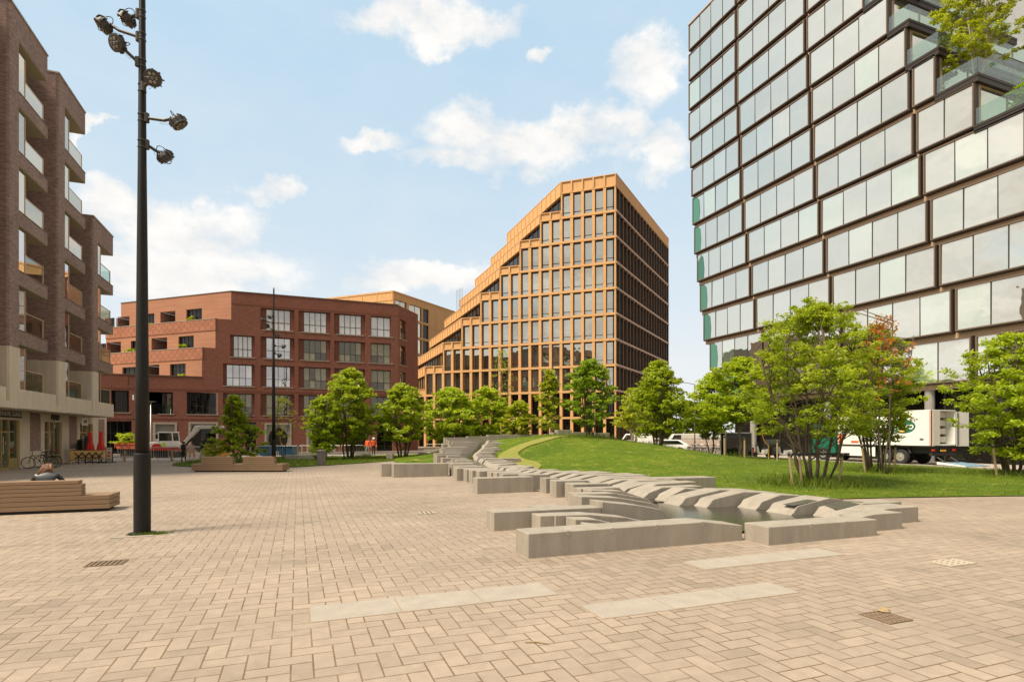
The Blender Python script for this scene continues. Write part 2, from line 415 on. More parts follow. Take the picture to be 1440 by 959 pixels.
def text_mesh(txt, name, mat, parent, size, origin, xdir, extr=.015, shear=0., bold=0.):
    cu = bpy.data.curves.new(name, 'FONT'); cu.body = txt; cu.size = size; cu.extrude = extr; cu.shear = shear; cu.offset = bold
    cu.align_x = 'CENTER'; cu.align_y = 'CENTER'
    o = bpy.data.objects.new(name, cu); COL.objects.link(o)
    dg = bpy.context.evaluated_depsgraph_get()
    me = bpy.data.meshes.new_from_object(o.evaluated_get(dg)); bpy.data.objects.remove(o)
    me.materials.clear(); me.materials.append(mat)
    xd = Vector(xdir).normalized(); zd = Vector((0, 0, 1)); yd = xd.cross(zd)
    mt = Matrix(((xd.x, zd.x, yd.x, 0), (xd.y, zd.y, yd.y, 0), (xd.z, zd.z, yd.z, 0), (0, 0, 0, 1)))
    me.transform(mt)
    ob = bpy.data.objects.new(name, me); COL.objects.link(ob); ob.parent = parent
    ob.location = Vector(origin)-off(parent); return ob

# ------------------------------------------------------------------ terrain
def hz(x, y):
    dx = (x-20.5)/(16.5 if x > 20.5 else 15.); dy = (y-44)/(26. if y < 44 else 15.)
    r = min(1., math.hypot(dx, dy))
    b = .5+.5*math.cos(math.pi*r)
    return 1.95*b + .05*b*math.sin(x*.9+1)*math.cos(y*.7) + .03
def Wt(u, v):
    d = 8.
    while d < 110:
        p = cam2w((u-720)/F*d, d, zat(v, d))
        if p.z <= hz(p.x, p.y): return p
        d += .05
    return p
def catmull(pts, step=.5):
    out = []; n = len(pts)
    for i in range(n):
        p0, p1, p2, p3 = (Vector(pts[(i+k-1) % n]) for k in range(4))
        m = max(1, int((p2-p1).length/step))
        for k in range(m):
            t = k/m
            out.append(.5*((2*p1)+(p2-p0)*t+(2*p0-5*p1+4*p2-p3)*t*t+(3*p1-p0-3*p2+p3)*t**3))
    return out
def sheet(name, pts, zf, mat, grid=.8, smooth_edge=True, step=.5):
    from mathutils.geometry import delaunay_2d_cdt
    b = catmull(pts, step) if smooth_edge else [Vector(p) for p in pts]
    nb = len(b); vs = [Vector((p.x, p.y)) for p in b]
    xs = [p.x for p in b]; ys = [p.y for p in b]
    x = min(xs)
    while x < max(xs):
        y = min(ys)
        while y < max(ys):
            vs.append(Vector((x+random.uniform(-.1, .1)*grid, y+random.uniform(-.1, .1)*grid))); y += grid
        x += grid
    rv, re, rf, *_ = delaunay_2d_cdt(vs, [(i, (i+1) % nb) for i in range(nb)], [tuple(range(nb))], 1, 1e-4)
    mb = MB(); mb.v = [(p.x, p.y, zf(p.x, p.y)) for p in rv]
    for f in rf: mb.f.append(tuple(f)); mb.m.append(0)
    o = mb.build(name, mat, smooth=True)
    if o.data.polygons and sum(p.normal.z for p in o.data.polygons) < 0: o.data.flip_normals()
    return o, b
def inpoly(x, y, poly):
    c = False; n = len(poly); j = n-1
    for i in range(n):
        a, b = poly[i], poly[j]
        if (a[1] > y) != (b[1] > y) and x < (b[0]-a[0])*(y-a[1])/(b[1]-a[1])+a[0]: c = not c
        j = i
    return c

mb = MB(); mb.poly([(-700, -500, 0), (700, -500, 0), (700, 1200, 0), (-700, 1200, 0)])
tag(mb.build('ground', M['paver']), kind='structure')
lawn_pts = [(12.1, 12.3), (15.6, 12.6), (22, 11.1), (30, 8.6), (36.6, 6.3), (37, 14), (37, 30), (36.8, 45), (34, 53), (26, 57), (16, 56), (10, 51), (7.2, 45), (6.6, 39), (7.6, 34.5), (9.2, 31), (9.6, 28), (9.2, 24), (9.8, 20.5), (10.6, 17), (11, 14)]
lawn, lawn_b = sheet('lawn', lawn_pts, hz, M['lawn'], .8); tag(lawn, kind='structure')
l2 = [W(u, v)[:2] for u, v in [(243, 653.2), (268, 656.5), (330, 657.5), (400, 657.5), (458, 654.4), (520, 650.6), (568, 646.3), (610, 641), (600, 638.5), (560, 640), (500, 641), (440, 641.5), (350, 644), (285, 647)]]
lawn2, lawn2_b = sheet('side_lawn', l2, lambda x, y: .04, M['lawn'], .8); tag(lawn2, kind='structure')
tp = [Wt(u, v)[:2] for u, v in [(800, 613.6), (768, 620.5), (745, 627.5), (731, 635), (729, 640), (738, 646), (754, 650), (761, 655), (756, 660), (738, 661), (716, 652), (700, 643), (716, 632), (742, 622), (772, 614.8)]]
t_, _ = sheet('turf_path', tp, lambda x, y: hz(x, y)+.045, M['turf'], .6, step=.3); tag(t_, kind='structure')
tp2 = [W(u, v)[:2] for u, v in [(578, 650.5), (600, 645.5), (620, 641.5), (640, 639), (645, 643), (626, 648), (600, 650.5)]]
t_, _ = sheet('turf_verge', tp2, lambda x, y: .08+.012*max(0, (y-33)), M['turf'], .6, step=.3); tag(t_, kind='structure')
# street beside the tower and road beyond the square
def flat(name, x0, y0, x1, y1, z, mat, kind='structure'):
    b = MB(); b.poly([(x0, y0, z), (x1, y0, z), (x1, y1, z), (x0, y1, z)]); return tag(b.build(name, mat), kind=kind)
flat('street_pavement', 37.1, -20, 44, 140, .004, M['street'])
flat('road', -60, 58.2, 37.05, 67.2, .004, M['road'])
flat('front_pavement', -60, 50.6, 6, 57.9, .006, M['street'])
b = MB(); b.box(36.95, 5, -.1, 37.09, 60, .09); b.box(-60, 57.95, -.1, 37.05, 58.15, .10); tag(b.build('kerb', M['granite_slab']), kind='structure')
# pale slabs, grates set in the paving
for i, (x0, x1, y0, y1, lab) in enumerate([(.13, 3.05, 6.35, 6.95, 'pale granite strip of three slabs nearest the left in the paving'),
        (3.09, 5.95, 5.34, 5.86, 'pale granite strip of three slabs nearest the camera, right of centre'), (5.65, 8.53, 6.76, 7.3, 'worn pale granite strip lying close to the long stone bench')]):
    r = thing('paving_slab', lab, 'paving slab', (x0, y0, 0), group='granite strips in the paving')
    for q in range(3):
        b = MB(); w = (x1-x0)/3; b.box(x0+q*w+.007, y0+.004, -.02, x0+(q+1)*w-.007, y1-.004, .005+.0015*q)
        b.build('slab', M['granite_slab'], r, world=True)
    b = MB(); b.box(x0-.006, y0-.006, -.03, x1+.006, y1+.006, .002); b.build('joint_bed', M['stakewood'], r, world=True)
def grate(u, v, lx, ly, lab, bars, mat, holes=False, grp='drain grates in the paving'):
    p = W(u, v); r = thing('drain_grate', lab, 'grate', p, group=grp)
    b = MB(); b.box(-lx/2, -ly/2, -.03, lx/2, ly/2, .002); b.build('pit', M['pit'], r)
    b = MB(); e = .02
    b.box(-lx/2, -ly/2, 0, lx/2, -ly/2+e, .012); b.box(-lx/2, ly/2-e, 0, lx/2, ly/2, .012)
    b.box(-lx/2, -ly/2+e, 0, -lx/2+e, ly/2-e, .012); b.box(lx/2-e, -ly/2+e, 0, lx/2, ly/2-e, .012)
    b.build('frame', mat, r)
    b = MB(); n = bars; w = (lx-2*e)/n
    for k in range(n): b.box(-lx/2+e+k*w+w*.25, -ly/2+e, .001, -lx/2+e+k*w+w*.8, ly/2-e, .010)
    if holes:
        for k in range(4): yy = -ly/2+e+(ly-2*e)*(k+.5)/4; b.box(-lx/2+e, yy-.017, .002, lx/2-e, yy+.017, .0085)
    b.build('bars', mat, r)
grate(150, 792, .5, .36, 'rusty slotted drain grate in the paving in front of the tall mast', 7, M['rust'])
grate(1245, 868, .36, .36, 'square rusty drain grate with a dead leaf, nearest the camera', 5, M['rust'], True)
grate(1340, 791, .62, .34, 'pale worn inspection cover right of the stone benches', 4, M['ironplate'], True)
grate(600, 721, .5, .4, 'bright metal grate in the paving left of the stone benches', 4, M['ironplate'])
b = MB(); p = W(1243, 860.5); b.lathe([(.001, .012), (.07, .02), (.05, .045), (.001, .03)], (p.x, p.y, 0), 7); tag(b.build('dead_leaf', M['stakewood'], loc=(p.x, p.y, 0)), 'curled dead brown leaf lying on the square drain grate', 'leaf')
b = MB(); p = W(738, 904); q = W(772, 906); b.tube([p+Vector((0, 0, .012)), (p+q)/2+Vector((0, .02, .016)), q+Vector((0, 0, .01))], [.006, .008, .004], 5); tag(b.build('twig', M['stakewood'], loc=p), 'short brown twig lying on the pavers in front', 'twig')
p = W(178, 755); r = thing('base_plate', 'pale stone edging strip in the pavers beside the tall mast', 'edging', (p.x, p.y, 0)); b = MB(); b.box(-.25, -.08, -.02, .45, .06, .012); b.build('strip', M['granite_slab'], r)

# ------------------------------------------------------------------ granite water cascade
def stone_bench(name, lab, x0, x1, y0, y1, zs, notch=(), grp='freestanding granite bench blocks', zb=-.05):
    o = MB(); o.prof([(x0, zb), (x1, zb)]+[(x, z) for x, z in reversed(zs)], y0, y1)
    ob = tag(o.build(name, M['granite'], loc=(x0, y0, 0), bevel=.014), lab, 'bench', grp)
    if notch:
        for xx in notch:
            n = MB(); z = lerp(xx, zs); n.box(xx-.028, y0-.003, z-.075, xx+.028, y0+.12, z+.003)
            n.build('edge_notch', M['granite_slab'], ob, world=True)
    return ob
stone_bench('granite_bench', 'longest granite bench, nearest the camera, its right end sloping down', 3.48, 7.87, 8.38, 8.93, [(3.48, .40), (6.98, .40), (7.87, .285)], (4.2, 5.05, 5.95, 6.95))
stone_bench('granite_bench', 'flat rectangular granite bench right of the longest one, before the pool', 7.95, 10.75, 7.83, 8.42, [(7.95, .33), (10.75, .32)], (9.0, 9.9))
stone_bench('granite_bench', 'straight granite bench standing at the lawn edge behind the pool', 11.7, 14.25, 16.5, 17.2, [(11.7, .47), (14.25, .45)], (12.5, 13.3))
stone_bench('granite_bench', 'straight granite bench left of the column of square blocks', 5.65, 7.72, 18.08, 18.6, [(5.65, .53), (7.72, .53)], (6.35, 7.15))
stone_bench('granite_bench', 'long low granite bench farthest left on the paving', 4.17, 6.78, 26.34, 26.95, [(4.17, .64), (6.78, .62)], (4.95, 5.75))
stone_bench('granite_bench', 'short granite stub behind the far left long bench', 3.72, 4.9, 27.1, 27.6, [(3.72, .62), (4.9, .62)])
stone_bench('granite_bench', 'thin granite bench jutting right over the pale turf path', 10.2, 12.4, 31.0, 31.5, [(10.2, .62), (12.4, .60)])
ftn = thing('water_cascade', 'stepped granite water cascade winding down the hill into a shallow pool', 'fountain', (9.5, 13, 0))
def blk(zs, y0, y1, zb=-.05, mat='granite', wet=False):
    o = MB(); o.prof([(zs[0][0], zb), (zs[-1][0], zb)]+[(x, z) for x, z in reversed(zs)], y0, y1)
    return o.build('granite_block', M[mat], ftn, world=True, bevel=.012)
# left cluster round the pool
blk([(5.15, .30), (5.9, .20), (6.5, .06)], 9.35, 9.75)
blk([(5.12, .33), (5.6, .30), (6.35, .10)], 9.9, 10.33)
blk([(4.92, .35), (5.7, .33), (6.6, .22), (7.35, .04)], 10.4, 10.88)
blk([(4.6, .35), (5.0, .34)], 10.45, 10.9)
blk([(3.80, .39), (6.35, .38)], 11.0, 11.5)
blk([(6.36, .50), (7.3, .38), (7.95, .25), (8.25, .02)], 11.0, 11.6)
blk([(5.0, .36), (5.7, .36)], 11.65, 12.1)
blk([(6.55, .47), (7.6, .40), (8.6, .22), (8.95, .03)], 12.35, 12.9)
blk([(6.75, .46), (7.9, .44), (8.9, .26), (9.25, .04)], 13.0, 13.5)
blk([(7.55, .47), (8.5, .42), (9.4, .15)], 13.65, 14.15)
# tongues rising from the pool on the lawn side
def tongue(xt, xr, y0, y1, zt=.44, ridge=.55, mat='granite', ze=None):
    xm = xt+(xr-xt)*ridge
    return blk([(xt, .02), (xt+.13, .05), (xt+.25, .13), (xt+.34, .24), (xt+.42, .27), (xm, zt), (xr, zt-.06 if ze is None else ze)], y0, y1, mat=mat)
tongue(9.75, 11.3, 13.55, 14.1, .43)
tongue(9.62, 12.45, 12.74, 13.4, .44)
tongue(10.05, 12.62, 12.15, 12.66, .43)
tongue(10.95, 12.8, 11.35, 12.0, .41)
tongue(11.0, 12.9, 10.28, 11.05, .42, .75)
blk([(11.6, .02), (11.72, .12), (11.85, .25), (12.6, .36), (13.9, .35)], 9.5, 10.1)
blk([(11.2, .02), (11.33, .12), (11.45, .24), (12.3, .35), (13.32, .35)], 8.72, 9.42)
blk([(10.76, .31), (11.2, .35), (12.02, .35)], 8.2, 8.68)
for z0 in ((11.42, 12.85, 10.27, 10.4, .29), ):
    pass
w = MB(); w.prof([(11.25, .27), (11.9, .345), (12.55, .405), (12.55, .409), (11.9, .351), (11.25, .279)], 10.30, 10.62); w.build('wet_film', M['wet'], ftn, world=True)
w = MB(); w.poly([(11.75, 9.52, .252), (12.5, 9.52, .349), (12.9, 9.75, .364), (12.6, 10.08, .366), (12.0, 10.08, .284)]); w.build('wet_film', M['wet'], ftn, world=True)
# square blocks and rows up the channel
xsS = [(13.5, 9.5), (16, 9.6), (19, 9.2), (22, 8.7), (26, 8.9), (30, 9.6), (33, 9.9), (38, 12), (44, 14.5)]
xlS = [(14, 7.4), (15, 7.7), (17.5, 7.88), (18.7, 7.4), (20, 6.9), (23.5, 6.55), (26, 6.9), (28, 7.5), (33, 7.9), (38, 9.5), (44, 11.4)]
xrS = [(14, 11.7), (16, 12.2), (19, 12.2), (21, 11.0), (23, 10.2), (27, 10.4), (30, 11.3), (33, 11.6), (38, 13.6), (44, 16.2)]
ztS = [(14, .47), (20, .52), (26, .56), (30, .56), (33, .75), (38, 1.15), (44, 1.6)]
bdS = [(14, .05), (20, .12), (26, .25), (30, .33), (33, .46), (38, .85), (44, 1.35)]
y = 14.25; i = 0; rr = random.Random(3)
while y < 44:
    xs, xl, xr, zt, bd = (lerp(y, q) for q in (xsS, xlS, xrS, ztS, bdS))
    wd = .48+rr.uniform(-.02, .06); j = rr.uniform(-.12, .22); zj = rr.uniform(-.05, .05)
    xl2 = xl+j*(1. if y < 27 else 2.5)
    e = xs-.35
    L = e-xl2
    if y < 18 and i % 3 == 2: L *= .62
    fl = rr.uniform(.4, .65)
    if not (17.95 < y < 18.7):
        blk([(xl2, zt+zj), (xl2+L*(fl+.22), zt+zj-.01), (xl2+L*.94, bd+.2), (xl2+L, bd+.05)], y, y+wd, zb=-.05)
    xr2 = xr+rr.uniform(-.35, .3); e = xs+rr.uniform(.1, .3); L = xr2-e; mp = rr.uniform(.3, .5)
    blk([(e, bd+.04), (e+L*.10, bd+.2), (e+L*(.2+.4*mp), zt+zj*.6-.07), (xr2, zt+zj*.6-.03-rr.uniform(0, .05))], y+.05, y+.05+wd+.04, zb=-.05)
    y += .6+(.04 if y < 20 else .1); i += 1
# wall blocks on the crest
for x0, x1, yy, z in [(11.2, 13.2, 44.6, 1.75), (13.3, 15.2, 45.2, 1.85), (15.3, 16.9, 45.8, 1.98), (17.0, 18.9, 46.3, 2.0), (19.0, 20.4, 46.6, 2.02)]:
    blk([(x0, z), (x1, z)], yy, yy+.6, zb=.3)
for u0, u1, v, d in [(746, 767, 612.5, 50), (766, 778, 610.5, 50), (776, 784, 608, 50), (782, 806, 604.3, 50), (804, 836, 607.5, 51), (834, 860, 608.5, 51)]:
    a = WD(u0, d); c = WD(u1, d); z = zat(v, d)
    blk([(a.x, z), (c.x, z)], a.y-.3, a.y+.35, zb=.5)
w = MB(); w.poly([(6.2, 8.95, .05), (11.9, 8.95, .05), (11.9, 10.3, .05), (11.4, 12.2, .05), (10.4, 13.6, .05), (9.3, 14.2, .05), (8.6, 13.4, .05), (8.0, 12, .05), (7.0, 10.9, .05), (6.2, 10.2, .05)])
w.build('pool_water', M['water'], ftn, world=True)
w = MB(); ys = [13.6+k*.8 for k in range(39)]
for a, c in zip(ys, ys[1:]):
    w.poly([(lerp(a, xsS)-.55, a, lerp(a, bdS)+.02), (lerp(a, xsS)+.5, a, lerp(a, bdS)+.02), (lerp(c, xsS)+.5, c, lerp(c, bdS)+.02), (lerp(c, xsS)-.55, c, lerp(c, bdS)+.02)])
w.build('stream_water', M['water'], ftn, world=True)

# ------------------------------------------------------------------ brown brick apartments (left)
def apartments():
    X = -14.0; XI = -15.6; XB = -27.0
    r = thing('apartment_building', 'dark brown brick apartment block with stepped glass balconies and beige stone base', 'building', (-20, 44, 0))
    B = lambda m, n, mat, p=r, **k: m.build(n, mat, p, world=True, **k)
    wall = MB(); stone = MB(); cop = MB(); core = MB()
    def pier(y0, z0, z1, mb, g=0.):
        c = .16   # rounded outer corner
        mb.prism([(XB, y0-g), (X-c+g, y0-g), (X-.05+g, y0+.05-g), (X+g, y0+c-g), (X+g, y0+1.0+g), (XI-.35, y0+1.0+g), (XB, y0+1.0+g)], z0, z1)
    for i in range(-1, 3):
        y0 = 36.7+6.4*i; top = 24.65 if i < 2 else 18.0
        yl = y0+4.7; yn = y0+6.4 if i < 2 else y0+4.9
        pier(y0, 6.62, top, wall); pier(y0, 3.4, 6.62, stone, .035)
        cop = MB()
        bands = [z for z in (6.9, 10.1, 13.3, 16.5, 19.7) if z < top-3.5]
        # recessed wall: brick strip, glass, brick by the open bay
        wall.box(XI-.3, y0+3.75, 4.4, XI, yn, top-.2)
        wall.box(XB, yn-.001, 4.4, XI-.3, yn+.0, top-.2)
        core.box(XB, y0+.9, 3.6, XI-.32, yn+.1, top-.5)
        stone.box(XI, y0-1.7, 3.4, X+.035, y0+.0, 3.75)
        stone.box(X-.28, y0+1.03, 3.42, X+.034, y0+5.9 if i < 2 else y0+4.75, 4.45)
        stone.box(XI, y0+1.03, 3.41, X-.28, yn if i < 2 else y0+4.75, 3.9)
        # parapet
        wall.box(XI-.3, y0+1.0, top-1.5, X, yl, top)
        wall.box(XI-.5, yl, top-1.5, XI+.05, yn, top-.02)
        cop.box(X-.5, y0-.04, top, X+.05, yl+.03, top+.09)
        cop.box(XB, y0-.04, top, X-.5, y0+.4, top+.09)
        cop.box(XI-.55, yl+.03, top-.02, XI+.1, yn, top+.06)
        sof = MB(); sof.box(XI, y0+1.0, top-1.53, X-.02, yl-.02, top-1.5); B(sof, 'parapet_soffit', M['soffit'])
        for z in [3.6]+bands:
            ob = thing('balcony', '', '', (X, y0+2.8, z)); ob.parent = r; ob.location = Vector((X, y0+2.8, z))-r.location
            for kk in ('label', 'category'):
                if kk in ob: del ob[kk]
            if z > 4:
                s_ = MB(); s_.box(XI, y0+1.0, z, X, yl, z+.72); B(s_, 'slab', M['brown_brick'], ob)
                s_ = MB(); s_.box(XI, y0+1.0, z-.03, X-.015, yl-.015, z); B(s_, 'soffit', M['soffit'], ob)
                s_ = MB(); s_.box(X-.25, y0+1.0, z+.72, X+.03, yl+.03, z+.75); B(s_, 'edge_coping', M['redcoping'], ob)
            zf = z+.75 if z > 4 else 4.45
            g = MB(); g.box(X-.16, y0+1.02, zf+.02, X-.145, y0+2.05, zf+2.28); B(g, 'wind_screen', M['apt_glass'] if z > 11 else M['red_glass'], ob)
            g = MB(); g.box(X-.16, y0+2.12, zf+.02, X-.145, y0+4.45, zf+1.08); g.box(X-1.3, y0+4.44, zf+.02, X-.16, y0+4.455, zf+1.08)
            B(g, 'railing_glass', M['apt_glass'] if z > 11 and i < 2 else M['balus'], ob)
            p = MB()
            for yy in (y0+2.06, y0+4.43): p.box(X-.19, yy, zf, X-.12, yy+.05, zf+(2.3 if yy < y0+3 else 1.12))
            p.box(X-.17, y0+2.1, zf+1.08, X-.13, y0+4.48, zf+1.12); B(p, 'railing_posts', M['bronze'], ob)
        for z in [3.9]+[q+.75 for q in bands]:
            w = MB(); w.box(XI-.04, y0+1.05, z+.03, XI+.0, y0+3.7, z+2.25); wo = B(w, 'window', M['dark'])
            g = MB()
            for q in range(3): g.box(XI+.003, y0+1.1+q*.88, z+.1, XI+.02, y0+1.88+q*.88, z+2.18)
            B(g, 'pane', M['red_glass'] if z < 12 else M['apt_glass'], wo)
        B(cop, 'coping', M['coping'])
        # shop level
        gy = y0+2.1
        st = MB(); st.box(XI-.25, gy+3.1, 0, XI+.1, gy+4.4, 3.45); st.box(XI-.3, gy+5.85, 0, XI+.16, gy+6.4, 3.45); st.box(XI-.3, gy+4.4, 0, XI+.14, gy+5.85, .95)
        st.box(XI-.3, gy-.0, 2.85, XI+.13, gy+3.1, 3.45)
        B(st, 'shopfront_stone', M['stone'])
        pn = MB(); pn.box(XI-.3, gy+4.4, .95, XI+.10, gy+5.85, 3.3); B(pn, 'brick_panel', M['brown_brick'])
        sf = thing('shopfront', None, None, (XI, gy, 0)); sf.parent = r; sf.location = Vector((XI, gy, 0))-r.location
        fr = MB()
        for q in (0, 1.0, 1.9, 2.98): fr.box(XI-.1, gy+q, 0, XI+.02, gy+q+.12, 2.85)
        fr.box(XI-.09, gy+.12, 2.1, XI+.01, gy+1.9, 2.2); fr.box(XI-.09, gy+.12, 0, XI+.015, gy+3, .12); fr.box(XI-.085, gy+2.02, .12, XI+.012, gy+2.98, .62)
        B(fr, 'frame', M['brass'], sf)
        gl = MB()
        for a, c in ((.13, .98), (1.13, 1.88), (2.03, 2.97)): gl.box(XI-.06, gy+a, .13, XI-.05, gy+c, 2.84)
        B(gl, 'glass', M['shop_glass'], sf)
        dr = MB()
        dr.tube([(XI+.06, gy+1.13, .9), (XI+.06, gy+1.13, 1.9)], .02, 6); B(dr, 'door_handle', M['galv'], sf)
    # end wall beyond the third bay and rear mass
    y3 = 36.7+12.8
    wall.box(XB, y3+4.6, 3.6, XI-.2, y3+4.9, 17.6)
    core.box(XB, 30.4, 0, XI-.4, y3+4.7, 3.6)
    B(wall, 'brick_wall', M['brown_brick']); B(stone, 'stone_base', M['stone']); B(core, 'core', M['dark'])
    sl = MB(); sl.box(XI-.2, 30.3, 3.36, X-.03, y3+4.7, 3.4); B(sl, 'canopy_soffit', M['soffit'])
    # signs
    sg = MB(); sg.box(XI+.12, 38.6, 2.98, XI+.17, 41.95, 3.38); so = B(sg, 'shop_sign', M['black'])
    text_mesh('AESTHETIC CLINICS', 'sign_lettering', M['offwhite'], so, .34, (XI+.18, 40.4, 3.18), (0, 1, 0), .01)
    text_mesh('FYZIO', 'sign_lettering', M['black'], r, .5, (XI+.16, 46.9, 3.14), (0, 1, 0), .02, .25, .012)
    sg = MB(); sg.box(XI+.12, 52.0, 2.7, XI+.16, 53.4, 3.3); so = B(sg, 'shop_sign', M['white'])
    text_mesh('CAFE', 'sign_lettering', M['black'], so, .32, (XI+.17, 52.7, 3.0), (0, 1, 0), .01)
    sg = MB(); sg.lathe([(.001, 0), (.16, 0), (.16, .02), (.001, .02)], (XI-.04, 47.3, 2.55), 14, 'x'); B(sg, 'door_sticker', M['white'])
apartments()

# ------------------------------------------------------------------ red brick block
def glazed(parent, pl, u=None, a=None, z=(0, 1), rec=.28, cols=4, transom=.38, frame='dark', glass='red_glass', sill=True, reveal=True):
    """window on a facade plane: frame with muntins, panes (one island each), sill"""
    a0, a1 = a; z0, z1 = z; f = MB(); t = .06
    pl.box(f, a0, a1, -rec-.05, -rec+.03, z0, z0+t); pl.box(f, a0, a1, -rec-.05, -rec+.03, z1-t, z1)
    n = cols; w = (a1-a0)/n
    for q in range(n+1):
        x = a0+q*w; h = t*.6 if 0 < q < n else t
        pl.box(f, max(a0, x-h/2-.01), min(a1, x+h/2+.01), -rec-.05, -rec+.025, z0+t, z1-t)
    zt = z0+(z1-z0)*transom
    if transom: pl.box(f, a0+t, a1-t, -rec-.05, -rec+.018, zt-.025, zt+.025)
    o = f.build('window', M[frame], parent, world=True)
    g = MB()
    for q in range(n):
        for zz in ([(z0+.02, zt), (zt, z1-.02)] if transom else [(z0+.02, z1-.02)]):
            g.poly([pl.pt(a0+q*w, -rec-.02, zz[0]), pl.pt(a0+(q+1)*w, -rec-.02, zz[0]), pl.pt(a0+(q+1)*w, -rec-.02, zz[1]), pl.pt(a0+q*w, -rec-.02, zz[1])])
    g.build('pane', M[glass], o, world=True, fix=False)
    if sill:
        s = MB(); pl.box(s, a0-.35, a1+.35, -rec, .05, z0-.09, z0-.01); s.build('sill', M['coping'], o, world=True)
    return o
def wall_with_holes(mb, pl, a0, a1, z0, z1, holes, th=.35, n=0.):
    """wall slab cut into cells around rectangular holes"""
    As = sorted({a0, a1, *[q for h in holes for q in h[:2]]}); Zs = sorted({z0, z1, *[q for h in holes for q in h[2:]]})
    As = [q for q in As if a0 <= q <= a1]; Zs = [q for q in Zs if z0 <= q <= z1]
    for p, q in zip(Zs, Zs[1:]):
        run = None
        for c, d in zip(As, As[1:]):
            m = ((c+d)/2, (p+q)/2)
            hole = any(h[0] < m[0] < h[1] and h[2] < m[1] < h[3] for h in holes)
            if not hole:
                run = (run[0], d) if run else (c, d)
            if (hole or d == As[-1]) and run:
                pl.box(mb, run[0], run[1], n-th, n, p, q); run = None
def red_block():
    P0 = (-6.8, 68.6)
    fr = Plane(P0, (1, 0)); fr.N = Vector((0, -1))
    r = thing('brick_house', 'red brick apartment block with large grid windows and orange stepped terraces', 'building', (*P0, 0))
    wall = MB(); a = lambda u: fr.s_at(u)[0]
    A1 = a(560); top = 17.7
    cols = [(318, 354, 4), (374, 408, 4), (427, 459, 4), (477, 508, 4), (522, 549, 3)]
    rows = [(4.15, 6.5), (7.35, 9.7), (10.55, 12.9), (13.75, 16.1)]
    holes = []; win = []
    for ci, (u0, u1, n) in enumerate(cols):
        for ri, (z0, z1) in enumerate(rows):
            if ci == 0 and ri == 3: continue
            w0, w1 = a(u0), a(u1)
            if ci == 0 and ri == 2: w0 = max(w0, .2)
            left = .55 if ci < 4 else .05; right = .45 if ci in (1, 2, 3) else .05
            if ci == 0: right = .3; left = .3
            holes.append((w0-left, w1+right, z0-.02, z1+.05)); win.append((w0, w1, z0, z1, n, left, right))
    # left base
    lb = [(161, 178, 4.3, 6.5), (207, 240, 4.15, 6.45), (267, 303, 4.2, 6.5)]
    for u0, u1, z0, z1 in lb: holes.append((a(u0)-.3, a(u1)+.2, z0-.02, z1+.05))
    gr = [(132, 185, 3.4), (215, 249, 3.3), (265, 307, 3.35), (345, 360, 3.35), (372, 410, 3.3), (431, 472, 3.3), (490, 518, 3.3), (530, 552, 3.3)]
    for u0, u1, z1 in gr: holes.append((a(u0), a(u1), 0, z1))
    wall_with_holes(wall, fr, -20, 0, 0, 8.2, holes); wall_with_holes(wall, fr, 0, A1, 0, top, holes)
    # stretch of front wall left of the corner above the base, stepped
    for x0, z0, z1 in ((a(284), 8.2, 11.4), (a(303), 11.4, 14.6)):
        wall_with_holes(wall, fr, x0, 0, z0, z1, holes)
    # reveals
    for w0, w1, z0, z1, n, l, rr_ in win:
        fr.box(wall, w0-l, w0-.001, -.34, -.27, z0-.02, z1+.05); fr.box(wall, w1+.001, w1+rr_, -.34, -.27, z0-.02, z1+.05)
        fr.box(wall, w0, w1, -.34, -.25, z1, z1+.05)
    # soldier-course belts
    for z in (3.65, 6.85, 10.05, 13.25, 16.5):
        fr.box(wall, max(a(284), -20) if z > 8 else -20, A1, 0, .03, z, z+.26) if z < 8 else None
    wall.build('brick_wall', M['red_brick'], r, world=True)
    bd = MB(); fr.box(bd, -20, -9.6, .0, .025, 6.75, 8.15); fr.box(bd, -9.58, A1, 0, .02, 6.72, 7.05); fr.box(bd, 0.02, A1, 0, .02, 16.35, 16.7)
    bd.build('soldier_course', M['red_band'], r, world=True)
    for w0, w1, z0, z1, n, l, rr_ in win: glazed(r, fr, a=(w0, w1), z=(z0, z1), cols=n, glass='painted_sky_glass' if z0 > 13 or (z0 > 10 and w0 < 2) else ('red_glass' if w0 < 6 and z0 > 6 else 'low_glass'))
    core = MB(); core.box(P0[0]-19.5, P0[1]+.6, 0, P0[0]-3, P0[1]+14, 8.0); core.box(P0[0]+.2, P0[1]+.6, 0, P0[0]+A1-.5, P0[1]+15, 17.2)
    core.build('core', M['dark'], r, world=True)
    # base windows and ground floor
    glazed(r, fr, a=(a(161), a(178)), z=(4.3, 6.5), cols=2, transom=0)
    o = MB(); fr.box(o, a(207), a(226), -.9, -.6, 4.15, 6.45); o.build('loggia_wall', M['orange_brick'], r, world=True)
    glazed(r, fr, a=(a(227), a(240)), z=(4.2, 6.4), cols=2, transom=0, rec=.5)
    glazed(r, fr, a=(a(267), a(303)), z=(4.2, 6.5), cols=4, transom=.38, glass='dark_glass')
    o = MB(); fr.box(o, a(205), a(242), -.12, -.08, 4.15, 5.25); o.build('loggia_railing', M['balus'], r, world=True)
    glazed(r, fr, a=(a(145), a(182)), z=(0.1, 3.35), cols=4, transom=.62, glass='dark_glass', sill=False)
    o = MB(); fr.box(o, a(151), a(171), -.55, -.5, .1, 3.2); o.build('curtain', M['curtain'], r, world=True)
